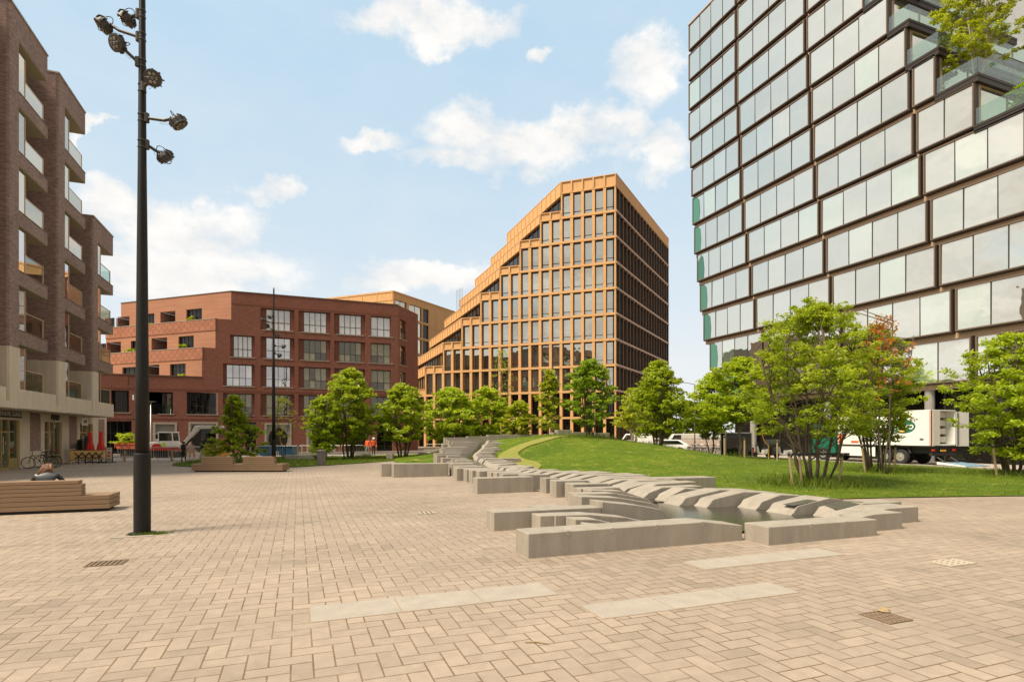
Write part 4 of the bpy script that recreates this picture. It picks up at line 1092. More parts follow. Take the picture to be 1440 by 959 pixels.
tree('tree', 'sparse young tree with orange and pink leaves beside the tree by the truck', gz(1243, 28.2), 7.9, 1.2, 4.0, 3, 900, .10, 'leafO', 27, clump=0.33, tips=79, sr=.035)
tree('tree', 'bare yellowish trunk with few leaves by the dark end of the tan office', WD(891, 66), 7.4, 2.4, 2.5, 2, 2600, .24, 'leafY', 28, bark='birch', clump=0.49, tips=87, sr=.2)
for (u, d, h, c, lab, sd) in [(960, 92, 7.5, 4.2, 'hazy far tree beyond the parked cars, left one', 31), (1000, 105, 8.5, 5, 'hazy far tree beyond the street, behind the bright low tree', 32), (905, 98, 9, 4, 'far tree beside the dark end of the tan office', 33)]:
    tree('tree', lab, WD(u, d), h, c, 1.2, 2, 5200, .34, 'leafC', sd, clump=0.74, tips=116, sr=.15)
tree('tree', 'bare twiggy winter-like tree in front of the tan office windows', WD(706, 62), 11.5, 1.7, 5.5, 3, 120, .09, 'leafY', 34, clump=0.25, tips=116, sr=.04)
# terrace trees on the tower
tz = {i: TW_ENDS[i] for i in TW_ENDS}
def ter(i): return 2+[44, 86, 127, 168, 210, 250, 291.6, 332, 373, 413.5, 455, 496, 538][i]*66.25/790
tree('tree', 'feathery yellow-green birch growing on a terrace of the glass tower', (44.9, 25.2, ter(6)), 8.8, 2.9, 1.6, 4, 15000, .12, 'leafY', 41, bark='birch', clump=0.39, tips=203, sr=.05, spread=.35)
tree('shrub', 'dark leafy shrub in the corner of a tower terrace', (45.2, 22.6, ter(5)), 2.4, 1.4, .1, 4, 4200, .10, 'leafC', 42, clump=0.26, tips=87, sr=.03, cat='shrub')
tree('shrub', 'pale shrub behind the glass balustrade near the tower top', (46.2, 30.2, ter(9)-.2), 1.6, .9, .1, 3, 1200, .10, 'leafY', 43, clump=0.20, tips=43, sr=.02, cat='shrub')
pb = MB(); pb.box(43.9, 24.7, ter(6)-.0, 46.6, 25.9, ter(6)+.3); tag(pb.build('planter', M['dark'], loc=(43.9, 24.7, ter(6))), 'dark planter under the feathery birch on the tower terrace', 'planter')
# stakes and rubber ties
def stake(u, d, top, lean, lab, th=.05):
    p = gz(u, d); b = MB(); b.tube([(0, 0, -.1), (lean, 0, top)], th, 8); b.build('post', M['stakewood'], r_ := thing('tree_stake', lab, 'stake', p, -TH, 'tree stakes'))
    c = MB(); c.tube([(lean, 0, top-.16), (lean, 0, top-.06)], th+.008, 8); c.build('tie', M['black'], r_)
stake(1115, 21.6, 1.32, -.15, 'leaning wooden stake at the left foot of the large multi-stemmed tree')
stake(1128, 21.9, 1.28, -.12, 'second wooden stake from the left under the large multi-stemmed tree')
stake(1179, 21.7, 1.25, .16, 'wooden stake leaning right of the large multi-stemmed tree')
stake(1019, 43.5, 1.55, -.03, 'left wooden stake of the staked tree by the bicycles', .07)
stake(1047, 43.5, 1.55, 0, 'right wooden stake of the staked tree by the bicycles', .07)
stake(1093, 41, 1.5, 0, 'lone wooden stake in front of the parked mopeds', .06)
stake(1217, 29.4, 1.45, -.2, 'wooden stake leaning left of the tree before the truck')
stake(1258, 29.5, 1.45, .05, 'wooden stake right of the tree before the truck')
stake(1402, 27, 1.5, -.2, 'leaning wooden stake left of the tree at the right edge')
stake(1418, 27.5, 1.5, 0, 'upright wooden stake beside the tree at the right edge')
for (u0, u1, d, z, lab) in [(1113, 1190, 21.7, 1.22, 'black rubber strap tied between the stakes of the large tree'), (1019, 1047, 43.4, 1.45, 'black rubber strap between the two stakes by the bicycles'), (1212, 1262, 29.4, 1.38, 'black rubber strap round the tree before the truck'), (1396, 1420, 27.1, 1.42, 'black rubber strap at the tree on the right edge')]:
    a = gz(u0, d); c = gz(u1, d+.2); b = MB(); b.box(0, -.01, -.045, (c-a).length, .01, .045)
    o = tag(b.build('tie_strap', M['black']), lab, 'strap', 'tree straps'); o.location = (a.x, a.y, a.z+z); o.rotation_euler = (0, 0, -TH)
for k_, (lab, u, v, x0) in enumerate(PLANTS):
    pl_ = Plane((x0, 68.6), (-.762, .647)); a_, t_ = pl_.s_at(u); q_ = pl_.pt(a_, .1, 0)
    plant(lab, q_[0], q_[1], H-(v-VH)*t_/F, .5, 60+k_, 'leafY' if 'dry' in lab else 'leafA')
# ---- grass blades and tufts
def blades(name, pts, hmin, hmax, wd, mat, seed):
    rng = np.random.default_rng(seed); p = np.array(pts); n = len(p)
    an = rng.uniform(0, 2*np.pi, n); h = rng.uniform(hmin, hmax, n); le = rng.normal(size=(n, 2))*.45*h[:, None]
    dx = np.stack([np.cos(an), np.sin(an), 0*an], 1)*wd*rng.uniform(.6, 1.3, n)[:, None]
    tip = p+np.concatenate([le, h[:, None]], 1)
    v = np.stack([p-dx, p+dx, tip], 1).reshape(-1, 3)
    me = bpy.data.meshes.new(name); me.vertices.add(3*n); me.vertices.foreach_set('co', v.astype(np.float32).ravel())
    me.loops.add(3*n); me.loops.foreach_set('vertex_index', np.arange(3*n, dtype=np.int32))
    me.polygons.add(n); me.polygons.foreach_set('loop_start', np.arange(0, 3*n, 3, dtype=np.int32))
    me.materials.append(mat); me.update(calc_edges=True)
    o = bpy.data.objects.new(name, me); COL.objects.link(o); return tag(o, kind='stuff')
rg = random.Random(5); lb = [(q.x, q.y) for q in lawn_b]; pts = []
tpoly = [tuple(q) for q in tp]
while len(pts) < 60000:
    x = rg.uniform(10, 37); y = 6+48*rg.random()**1.7
    if not inpoly(x, y, lb) or inpoly(x, y, tpoly): continue
    if y > 14 and x < lerp(y, xrS)-.2: continue
    if y < 14.2 and x < 12.95: continue
    pts.append((x, y, hz(x, y)-.01))
blades('lawn_grass', pts, .02, .085, .011, M['blade'], 1)
pts = []
for u, d, n, s in [(1140, 22, 1700, .9), (1236, 30, 900, 1.1), (1425, 27.4, 700, 1.2), (831, 44, 900, 1.2), (925, 47, 500, .9), (1040, 44, 250, .6), (1000, 48, 250, .7)]:
    for _ in range(n):
        p = WD(u, d); x = p.x+rg.gauss(0, s); y = p.y+rg.gauss(0, s)
        if inpoly(x, y, lb): pts.append((x, y, hz(x, y)))
blades('tall_grass', pts, .15, .48, .014, M['blade'], 2)
pts = []; l2b = [(q.x, q.y) for q in lawn2_b]
while len(pts) < 9000:
    x = rg.uniform(-10, 12); y = rg.uniform(30, 52)
    if inpoly(x, y, l2b): pts.append((x, y, .03))
blades('side_grass', pts, .05, .2, .02, M['blade'], 3)
p = W(207, 751.5); pts = [(p.x+rg.gauss(.05, .17), p.y+rg.gauss(0, .05), 0) for _ in range(900)]
blades('weeds', pts, .01, .07, .006, M['blade'], 4)
pts = []
while len(pts) < 260:   # daisies and clover heads
    x = rg.uniform(13, 36); y = rg.uniform(7, 40)
    if inpoly(x, y, lb) and math.sin(x*1.3)*math.cos(y*.9) > .1: pts.append((x, y, hz(x, y)+.04))
db = MB()
for q in pts: s = .022; db.poly([(q[0]-s, q[1], q[2]), (q[0], q[1]-s, q[2]+.01), (q[0]+s, q[1], q[2]), (q[0], q[1]+s, q[2]+.01)])
tag(db.build('daisies', M['white']), kind='stuff')

# ------------------------------------------------------------------ masts with floodlights
def floodlight(parent, base, c, ax):
    arm = MB(); arm.tube([base, Vector(base).lerp(Vector(c), .55), Vector(c)-Vector(ax)*.10], .032, 8); arm.tube([Vector(base)-Vector((0, 0, .09)), Vector(base)+Vector((0, 0, .09))], .05, 8)
    a = arm.build('lamp_arm', M['lampm'], parent)
    q = Vector(ax).to_track_quat('Z', 'Y')
    def place(mb): mb.v = [tuple(q @ Vector(v)+Vector(c)) for v in mb.v]; return mb
    h = MB(); h.lathe([(.05, -.10), (.12, -.085), (.15, -.04), (.155, .05), (.16, .065), (.14, .07)], n=22)
    for k in range(8):
        an = 2*math.pi*k/8; x, y = math.cos(an), math.sin(an)
        h.hexa([(x*.10-y*.008, y*.10+x*.008, -.13), (x*.10+y*.008, y*.10-x*.008, -.13), (x*.175+y*.008, y*.175-x*.008, -.05), (x*.175-y*.008, y*.175+x*.008, -.05),
                (x*.10-y*.008, y*.10+x*.008, -.02), (x*.10+y*.008, y*.10-x*.008, -.02), (x*.175+y*.008, y*.175-x*.008, .03), (x*.175-y*.008, y*.175+x*.008, .03)])
    ho = place(h).build('lamp_head', M['lampm'], a)
    y_ = MB(); y_.torus((0, 0, -.05), .178, .008, 18, 6, 'y'); place(y_).build('yoke', M['lampm'], a)
    l = MB()
    for dx, dy in ((0, 0), (.075, 0), (-.075, 0), (.037, .068), (-.037, .068), (.037, -.068), (-.037, -.068)): l.lathe([(.001, .081), (.031, .081), (.031, .086), (.001, .092)], (dx, dy, 0), 10)
    place(l).build('lens', M['lens'], ho)
    w = MB(); p = Vector(c)-Vector(ax)*.1; w.tube([p, p+Vector((.02, 0, -.14)), p.lerp(Vector(base), .5)+Vector((0, 0, -.12)), p.lerp(Vector(base), .6)], .003, 5); w.build('cable', M['black'], a)
def mast(loc, lab):
    r = thing('floodlight_mast', lab, 'mast', loc, -TH, 'dark floodlight masts on the square')
    p = MB(); p.lathe([(.25, 0), (.25, .02), (.151, .025), (.151, 1.60), (.14, 1.63)], n=24); p.build('base_tube', M['pole'], r, smooth=False)
    p = MB(); p.lathe([(.128, 1.6), (.114, 3.2), (.097, 5.5), (.077, 7.5), (.061, 10), (.048, 12.4), (.045, 12.56)], n=20); p.build('pole', M['pole'], r, smooth=True)
    c = MB()
    for z in (7.87, 8.40, 9.0, 9.5, 10.04, 10.5): w_ = lerp(z, [(7.5, .077), (10, .061), (12.4, .048)])+.004; c.lathe([(w_, z-.08), (w_+.006, z-.075), (w_+.006, z-.06), (w_, z-.055)], n=16); c.lathe([(w_, z+.055), (w_+.006, z+.06), (w_+.006, z+.075), (w_, z+.08)], n=16)
    c.build('clamps', M['lampm'], r)
    L = [((-.08, 0, 10.5), (-.38, .10, 10.47), (-.55, -.1, -.8)), ((-.08, 0, 10.04), (-.77, -.02, 10.26), (-.62, -.3, -.72)), ((-.06, -.05, 9.5), (-.39, -.15, 9.80), (-.25, -.85, -.42)),
         ((.06, -.05, 9.0), (.335, -.17, 9.09), (.25, -.86, -.40)), ((.09, 0, 8.40), (.72, .02, 8.32), (.55, .2, -.8)), ((.08, .02, 7.87), (.34, .22, 7.71), (.4, .55, -.75))]
    for b, c_, a in L: floodlight(r, b, c_, Vector(a).normalized())
    s = MB(); s.box(-.16, -.05, 2.7, -.145, .03, 2.8); s.build('sticker', M['white'], r)
    return r
mast(W(200, 750), 'tall black floodlight mast standing in front on the pavers at left')
mast(W(385, 650), 'distant slender dark floodlight mast at the lawn before the red brick block')

r = thing('lamp_pole', 'thin dark lamp pole in front of the tan office left of the open mound tree', 'pole', WD(777, 60)); b = MB(); b.lathe([(.14, 0), (.14, 1.5), (.11, 1.55), (.09, zat(512, 60))], n=12); b.build('pole', M['pole'], r, smooth=True); b = MB(); b.lathe([(.22, 0), (.22, .03), (.15, .05)], n=12); b.build('base_plate', M['pole'], r)
# ------------------------------------------------------------------ wooden benches
def bench(lab, loc, rz, L, b0, b1, D=.95):
    r = thing('wooden_bench', lab, 'bench', loc, rz, 'wooden plank benches')
    p = MB(); p.box(.12, .10, 0, L-.12, D-.1, .075); p.build('plinth', M['black'], r)
    s = MB()
    for k in range(3): s.box(0, 0, .075+k*.12, L, D, .185+k*.12)
    s.build('seat_base', M['wood'], r, bevel=.008)
    b = MB()
    for k in range(4):
        e = .07 if k == 3 else 0.
        b.box(b0, .0+.002, .437+k*.098, b1-e, .30, .437+k*.098+.09)
    b.build('backrest', M['wood'], r, bevel=.01); return r
bench('weathered wooden bench in front at left with a person sitting on its far side', (-9.4, 17.5, 0), 0, 4.8, .5, 4.2)
p = WD(269, 30.1); bench('far wooden bench unit, left half of the double bench on the square', p, -TH, 2.26, .5, 2.22)
p = WD(328.3, 30.1); bench('far wooden bench unit, right half of the double bench by the slender mast', p, -TH, 2.63, .5, 2.2)

# ------------------------------------------------------------------ people
def person(lab, loc, rz, J, E_, hair=None, parts=(), scale=1., hairmat='hair', grp=None):
    """J name->(x,y,z,radius); E_ list of (a,b,material). One continuous skinned body, coloured by nearest bone"""
    names = list(J); idx = {n: i for i, n in enumerate(names)}
    me = bpy.data.meshes.new('person'); me.from_pydata([J[n][:3] for n in names], [(idx[a], idx[b]) for a, b, _ in E_], [])
    o = bpy.data.objects.new('person', me); COL.objects.link(o)
    o.modifiers.new('skin', 'SKIN'); sub = o.modifiers.new('sub', 'SUBSURF'); sub.levels = sub.render_levels = 2
    for n in names:
        sv = me.skin_vertices[0].data[idx[n]]; rad = J[n][3]; sv.radius = rad if isinstance(rad, tuple) else (rad, rad); sv.use_root = n == 'pelvis'
    dg = bpy.context.evaluated_depsgraph_get(); dg.update()
    m2 = bpy.data.meshes.new_from_object(o.evaluated_get(dg)); bpy.data.objects.remove(o)
    mats = sorted({e[2] for e in E_}); m2.materials.clear()
    for q in mats: m2.materials.append(M[q])
    for f in m2.polygons:
        c = f.center; best = 9; bm_ = 0
        for a, b, mm in E_:
            p0, p1 = Vector(J[a][:3]), Vector(J[b][:3]); d = p1-p0; t = max(0, min(1, (c-p0).dot(d)/max(1e-9, d.length_squared)))
            dd = (c-(p0+d*t)).length
            if dd < best: best = dd; bm_ = mats.index(mm)
        f.material_index = bm_; f.use_smooth = True
    r = bpy.data.objects.new('person', m2); COL.objects.link(r); r.location = loc; r.rotation_euler = (0, 0, rz); r.scale = (scale,)*3
    tag(r, lab, 'person', grp)
    if hair: hair.build('hair', M[hairmat], r, smooth=True)
    return r
def head_shape(hx, hy, hz_, k=1.):   # face features are part of the skeleton: brow, nose, chin
    return {'headlow': (hx, hy+.01*k, hz_-.06, .075), 'headmid': (hx, hy, hz_, .092), 'headtop': (hx, hy-.005*k, hz_+.07, .075), 'nose': (hx, hy+.105*k, hz_-.02, .016)}
HE = [('neck', 'headlow', 'skin'), ('headlow', 'headmid', 'skin'), ('headmid', 'headtop', 'skin'), ('headmid', 'nose', 'skin')]
def limbs(sx, sh, el, wr, hip, kn, an, toe, sleeve, trouser, shoe, hand='skin'):
    n = 'L' if sx < 0 else 'R'
    J = {'sh'+n: (*sh, .07), 'el'+n: (*el, .05), 'wr'+n: (*wr, .034), 'hand'+n: (wr[0]+.01, wr[1]+.03, wr[2]-.06, .03), 'fing'+n: (wr[0]+.012, wr[1]+.045, wr[2]-.13, .018), 'thumb'+n: (wr[0]-.04*(1 if sx > 0 else -1), wr[1]+.05, wr[2]-.07, .012),
         'hip'+n: (*hip, .09), 'kn'+n: (*kn, .062), 'an'+n: (*an, .042), 'toe'+n: (*toe, .035)}
    E_ = [('chest', 'sh'+n, sleeve), ('sh'+n, 'el'+n, sleeve), ('el'+n, 'wr'+n, sleeve), ('wr'+n, 'hand'+n, hand), ('hand'+n, 'fing'+n, hand), ('hand'+n, 'thumb'+n, hand),
          ('pelvis', 'hip'+n, trouser), ('hip'+n, 'kn'+n, trouser), ('kn'+n, 'an'+n, trouser), ('an'+n, 'toe'+n, shoe)]
    return J, E_
def standing(lab, loc, rz, top, trouser, shoe='black', hm='hairdark', h=1.7, stride=.12, arm=.1, grp=None, helmet=None):
    J = {'pelvis': (0, 0, .93, (.15, .11)), 'waist': (0, .01, 1.12, (.135, .10)), 'chest': (0, .01, 1.33, (.16, .115)), 'neck': (0, .02, 1.47, .055)}
    E_ = [('pelvis', 'waist', top), ('waist', 'chest', top), ('chest', 'neck', top)]+HE
    J.update(head_shape(0, .04, 1.60))
    for sx in (-1, 1):
        f = stride*sx
        j, e = limbs(sx, (.19*sx, .0, 1.40), (.25*sx, -.03+arm*.2, 1.13), (.24*sx, arm, .90), (.09*sx, 0, .88), (.10*sx, f*.5+.03, .50), (.10*sx, f, .08), (.11*sx, f+.15, .035), top, trouser, shoe)
        J.update(j); E_ += e
    hb = MB(); hb.lathe([(.03, 1.72), (.085, 1.70), (.108, 1.64), (.105, 1.58), (.085, 1.53)] if not helmet else [(.01, 1.75), (.08, 1.73), (.115, 1.67), (.125, 1.62), (.135, 1.61), (.12, 1.60)], (0, .015, 0), 14)
    return person(lab, loc, rz, J, E_, hb, scale=h/1.73, hairmat=helmet or hm, grp=grp)
p = WD(258, 41.6); standing('person in black clothes standing at the lawn edge near the excavator', p, -TH-.4, 'blackcloth', 'blackcloth', h=1.5)
p = WD(284, 43); standing('person in a dark jacket and white trousers behind the far wooden bench', p, -TH+2.6, 'leather', 'offwhite', h=1.45, stride=.2)
p = WD(517, 53); standing('worker in an orange vest behind the trees, left one of the pair', p, -TH+2.8, 'orangep', 'greyp', h=1.7, helmet='white', grp='workers in orange vests')
p = WD(525.5, 53); standing('worker in an orange vest behind the trees, right one of the pair', p, -TH+3.4, 'orangep', 'leather', h=1.72, helmet='white', grp='workers in orange vests')
# seated on the near bench, back to the camera, bent forward
J = {'pelvis': (0, 0, .52, (.17, .13)), 'waist': (0, .03, .70, (.155, .115)), 'chest': (0, .10, .90, (.19, .13)), 'neck': (0, .19, 1.02, .06)}
E_ = [('pelvis', 'waist', 'leather'), ('waist', 'chest', 'leather'), ('chest', 'neck', 'leather')]+HE
J.update(head_shape(0.0, .255, 1.12))
for sx in (-1, 1):
    j, e = limbs(sx, (.22*sx, .12, .93), (.37*sx, .22, .72), (.17*sx, .42, .66), (.10*sx, .06, .50), (.13*sx, .48, .52), (.13*sx, .50, .10), (.13*sx, .64, .04), 'leather', 'blackcloth', 'black')
    J.update(j); E_ += e
hb = MB()
rr2 = random.Random(2)
for k in range(46):   # strands falling over the left shoulder
    a = rr2.uniform(-1.5, 1.5); x0 = .085*math.sin(a); lft = rr2.random() < .55
    e = Vector((-.17+rr2.uniform(-.05, .04), .07+rr2.uniform(-.03, .05), .90+rr2.uniform(-.06, .05))) if lft else Vector((x0*1.3+rr2.uniform(-.02, .02), .11, 1.0+rr2.uniform(-.02, .03)))
    hb.tube([(x0*.4, .26, 1.225), (x0, .17, 1.19), (x0*1.15-.03*lft, .135, 1.10), tuple(e)], [.02, .028, .026, .012], 6)
hb.lathe([(.01, 1.235), (.07, 1.222), (.104, 1.17), (.106, 1.12), (.09, 1.06)], (0, .235, 0), 14)
person('person with brown hair in a black leather jacket sitting hunched on the near bench', (-6.15, 18.02, 0), 0, J, E_, hb)

# ------------------------------------------------------------------ litter bin
r = thing('litter_bin', 'grey cylindrical litter bin at the lawn edge before the tree group', 'bin', W(452, 654.5))
b = MB(); b.lathe([(.23, 0), (.25, .03), (.272, .86)], n=24); b.build('body', M['bin'], r, smooth=False)
b = MB(); b.lathe([(.272, .87), (.285, .88), (.285, .97), (.23, 1.02), (.15, 1.03), (.15, .98), (.22, .96)], n=24); b.build('rim', M['bin'], r)

# ------------------------------------------------------------------ bicycles, mopeds
def bicycle(lab, loc, rz, grp, fm='black'):
    r = thing('bicycle', lab, 'bicycle', loc, rz, grp)
    for x in (-.53, .53):
        w = MB(); w.torus((x, 0, .345), .325, .02, 22, 6, 'y'); wo = w.build('wheel', M['tyre'], r)
        s = MB(); s.torus((x, 0, .345), .305, .008, 22, 4, 'y')
        for k in range(9):
            an = math.pi*k/9; dx, dz = .30*math.cos(an), .30*math.sin(an); s.tube([(x-dx, 0, .345-dz), (x+dx, 0, .345+dz)], .003, 3, False)
        s.build('rim', M['galv'], wo)
    f = MB(); A, B_, C, D_ = (-.53, 0, .345), (-.12, 0, .30), (-.22, 0, .82), (.36, 0, .80)
    for a, b in ((A, B_), (A, C), (B_, C), (B_, D_), (C, (.34, 0, .74)), (D_, (.53, 0, .345))): f.tube([a, b], .019, 6)
    f.tube([C, (-.24, 0, .93)], .015, 6); f.tube([D_, (.33, 0, 1.0)], .016, 6); f.build('frame', M[fm], r)
    h = MB(); h.tube([(.16, -.28, 1.03), (.28, -.2, 1.04), (.34, 0, 1.0), (.28, .2, 1.04), (.16, .28, 1.03)], .013, 6); h.build('handlebar', M['galv'], r)
    s = MB(); s.prism([(-.38, -.09), (-.30, -.1), (-.10, -.025), (-.10, .025), (-.30, .1), (-.38, .09)], .93, .985); s.build('saddle', M['black'], r)
    m = MB(); m.tube([(-.86, 0, .42), (-.78, 0, .60), (-.6, 0, .70), (-.4, 0, .68)], .022, 5); m.box(-.75, -.08, .70, -.3, .08, .72); m.build('mudguard_rack', M['black'], r)
    c = MB(); c.lathe([(.09, -.012), (.09, .012)], (-.12, .04, .30), 12, 'y'); c.tube([(-.12, .05, .30), (-.02, .09, .18)], .01, 5); c.build('crank', M['galv'], r)
    return r
bk = bicycle('black bicycle leaning at the shop front, its front wheel toward the camera side', W(56, 658.5), R(188), 'bicycles at the shop front')
dup(bk, W(67, 657), R(160), 'second bicycle behind the black one at the shop front')
bk2 = bicycle('one of many bicycles parked in a dense row beside the mound', (38.2, 52, 0), R(12), 'bicycles parked along the street by the mound', 'galv')
rg = random.Random(9)
for k in range(1, 20): dup(bk2, (38.2+rg.uniform(-.25, .25), 52-k*.56, 0), R(rg.uniform(-16, 16)+(180 if k % 2 else 0)))
rk = MB()
for k in range(12): rk.torus((38.3, 52-k*.95, .35), .42, .03, 16, 6, 'x')
tag(rk.build('bicycle_rack', M['galv'], loc=(38.3, 46, 0)), 'steel hoop rack holding the dense row of bicycles', 'bike rack')
def moped(lab, loc, rz, body):
    r = thing('moped', lab, 'moped', loc, rz, 'mopeds parked beside the bicycles')
    for x in (-.6, .62):
        w = MB(); w.torus((x, 0, .24), .18, .06, 16, 8, 'y'); w.lathe([(.12, -.05), (.12, .05)], (x, 0, .24), 12, 'y'); w.build('wheel', M['tyre'], r)
    b = MB(); b.prof([(-.85, .45), (-.7, .30), (-.2, .22), (.25, .2), (.42, .3), (.52, .95), (.42, 1.0), (.28, .42), (-.05, .38), (-.12, .68), (-.8, .74)], -.17, .17); b.build('body', M[body], r, bevel=.05)
    s = MB(); s.prof([(-.8, .745), (-.1, .69), (-.12, .80), (-.4, .86), (-.8, .84)], -.15, .15); s.build('seat', M['black'], r, bevel=.03)
    h = MB(); h.tube([(.44, -.33, 1.06), (.47, 0, 1.02), (.44, .33, 1.06)], .02, 6); h.tube([(.47, 0, 1.02), (.62, 0, .26)], .03, 6); h.lathe([(.001, .0), (.08, 0), (.06, .06)], (.50, 0, .95), 10, 'x'); h.build('handlebar', M['black'], r)
    w = MB(); w.prof([(.5, .95), (.42, 1.35), (.40, 1.35), (.47, .95)], -.2, .2); w.build('windscreen', M['balus'], r); return r
for y, body, lab, rz in [(40.9, 'greyp', 'grey covered moped at the far end of the moped row', 200), (39.9, 'redpaint', 'red moped in the row beside the bicycles', 215), (38.6, 'offwhite', 'white moped between the red one and the next white one', 170), (37.3, 'leather', 'black moped in the row beside the bicycles', 190), (36.2, 'white', 'bright white moped nearest the truck', 165)]:
    moped(lab, (38.4, y, 0), R(rz), body)

# ------------------------------------------------------------------ delivery truck
def truck():
    x0, x1, y0, y1 = 38.3, 40.8, 24.3, 31.0
    r = thing('delivery_truck', 'white box delivery truck with a green oval logo and open rear doors', 'truck', ((x0+x1)/2, 27.5, 0))
    B = lambda m, n, mat, p=r, **k: m.build(n, M[mat], p, world=True, **k)
    zb, zt = 1.28, 3.62
    b = MB(); b.box(x0, y0, zb, x0+.06, y1, zt); b.box(x1-.06, y0, zb, x1, y1, zt); b.box(x0+.06, y0, zt-.06, x1-.06, y1, zt); b.box(x0+.06, y0, zb, x1-.06, y1, zb+.1); b.box(x0+.06, y1-.06, zb+.1, x1-.06, y1, zt-.06)
    body = B(b, 'box_body', 'white')
    t = MB(); t.box(x0-.01, y0-.01, zb-.08, x0+.07, y1, zb-.001); t.box(x0-.006, y0-.02, zb, x0+.05, y0+.0, zt); t.box(x1-.05, y0-.02, zb, x1, y0, zt); B(t, 'edge_trim', 'dark')
    t = MB(); t.box(x0-.012, y0+.03, zb, x0-.001, y0+.075, zt-.05); t.box(x0+.05, y0-.022, zb, x0+.09, y0-.003, zt-.05); B(t, 'orange_marking', 'orange')
    l = MB()
    for k in range(4): l.box(x0+.85, y0+.55+.02*k, zb+.2+k*.55, x1-.08, y0+.62, zb+.58+k*.55)
    B(l, 'load_shelves', 'offwhite')
    l = MB(); l.box(x0+.08, y0+.75, zb+.1, x1-.08, y0+.8, zt-.1); B(l, 'inner_wall', 'bin')
    d = MB(); d.box(x0+.14, y0-.05, zb+.02, x0+.82, y0-.0, zt-.08); o = B(d, 'rear_door', 'offwhite')
    d = MB(); d.box(x1+.02, y0-.06, zb-.05, x1+1.22, y0, zt-.1); o = B(d, 'rear_door', 'white')
    d = MB(); d.box(x1+.0, y0-.08, zb-.05, x1+.05, y0-.061, zt-.1); d.tube([(x1+.14, y0-.08, zb), (x1+.14, y0-.08, zt-.2)], .02, 6); B(d, 'door_rod', 'dark', o)
    # chassis, lights, lift
    c = MB(); c.box(x0+.5, y0+.1, .75, x1-.5, y1+1, 1.19); c.box(x0+.05, y0-.05, .62, x1-.05, y0+.14, .80); B(c, 'chassis', 'black')
    c = MB(); c.box(x0+.1, y0-.04, .92, x0+.34, y0+.02, 1.06); c.box(x1-.34, y0-.04, .92, x1-.1, y0+.02, 1.06); B(c, 'tail_lamp', 'redpaint')
    c = MB(); c.box(x0+.9, y0-.06, .9, x1-1.1, y0-.01, 1.01); B(c, 'number_plate', 'yellow')
    s = MB(); s.box(x0+.05, 28.1, .46, x0+.10, 30.8, 1.16); B(s, 'side_skirt', 'white')
    s = MB(); s.box(x0-.012, 30.55, 1.32, x0-.002, 30.95, 2.05); s.box(x0-.012, 29.3, 1.4, x0-.002, 29.9, 1.55); B(s, 'orange_sticker', 'orange')
    for x, sx in ((x0+.02, -1), (x1-.32, 1)):
        for y in (27.4, 26.3, 32.3):
            w = MB(); w.lathe([(.3, 0), (.47, .0), (.50, .05), (.50, .25), (.47, .3), (.3, .3)], (x, y, .5), 22, 'x'); wo = B(w, 'wheel', 'tyre')
            h = MB(); xx = x-.012 if sx < 0 else x+.29
            h.lathe([(.29, 0), (.29, .02)], (xx, y, .5), 18, 'x')
            for k in range(8): h.lathe([(.03, -.012), (.03, .03)], (xx, y+.2*math.cos(k*.785), .5+.2*math.sin(k*.785)), 6, 'x')
            h.lathe([(.10, -.05), (.12, .02)], (xx, y, .5), 12, 'x'); B(h, 'rim', 'alu', wo)
    m = MB()
    for y in (27.4, 26.3): m.tube([(x0+.2, y-.58, .75), (x0+.2, y-.4, 1.08), (x0+.2, y, 1.18), (x0+.2, y+.4, 1.08), (x0+.2, y+.58, .75)], .05, 6)
    B(m, 'mudguard', 'black')
    cb = MB(); cb.prof([(31.25, .55), (33.35, .55), (33.4, 1.5), (33.1, 2.95), (31.25, 3.1)], 0, 1)
    cb.v = [(x0+.05+v[1]*2.4, v[0], v[2]) for v in cb.v]; cab = B(cb, 'cab', 'green', bevel=.08)
    w = MB(); w.box(x0+.03, 31.9, 1.75, x0+.045, 33.0, 2.55); B(w, 'side_window', 'carglass', cab)
    w = MB(); w.box(x0+.032, 31.7, .9, x0+.045, 31.75, 2.6); w.box(x0-.15, 33.1, 1.9, x0, 33.25, 2.5); B(w, 'mirror', 'black', cab)
    # logo
    lg = MB(); n = 40
    lg.poly([(x0-.006, 26.1-.84*math.cos(2*math.pi*k/n), 2.55+.47*math.sin(2*math.pi*k/n)) for k in range(n)])
    lo = B(lg, 'logo_oval', 'green')
    text_mesh('Sligro', 'logo_lettering', M['white'], lo, .62, (x0-.012, 26.1, 2.56), (0, -1, 0), .003, .15, .012)
    sm = MB(); sm.tube([(x0-.02, 26.42-.3*(1-math.cos(t)), 2.38-.19*math.sin(t)) for t in np.linspace(.1, math.pi-.1, 9)], [.012, .03, .042, .05, .05, .05, .042, .03, .012], 6); B(sm, 'logo_smile', 'yellow', lo)
    sm = MB(); sm.tube([(x0-.02, 26.2, 2.78), (x0-.02, 26.17, 2.86), (x0-.02, 26.2, 2.95)], [.045, .05, .006], 6); B(sm, 'logo_flame', 'orange', lo)
    mk = MB(); mk.box(x0-.008, 24.75, 1.62, x0-.002, 25.0, 1.76); B(mk, 'small_plate', 'bin')
    # tail lift lowered to the ground
    a = MB(); a.tube([(x0+.6, y0+.1, .6), (x0+.6, y0-.5, .2)], .05, 6); a.tube([(x1-.6, y0+.1, .6), (x1-.6, y0-.5, .2)], .05, 6); lf = B(a, 'tail_lift_arms', 'black')
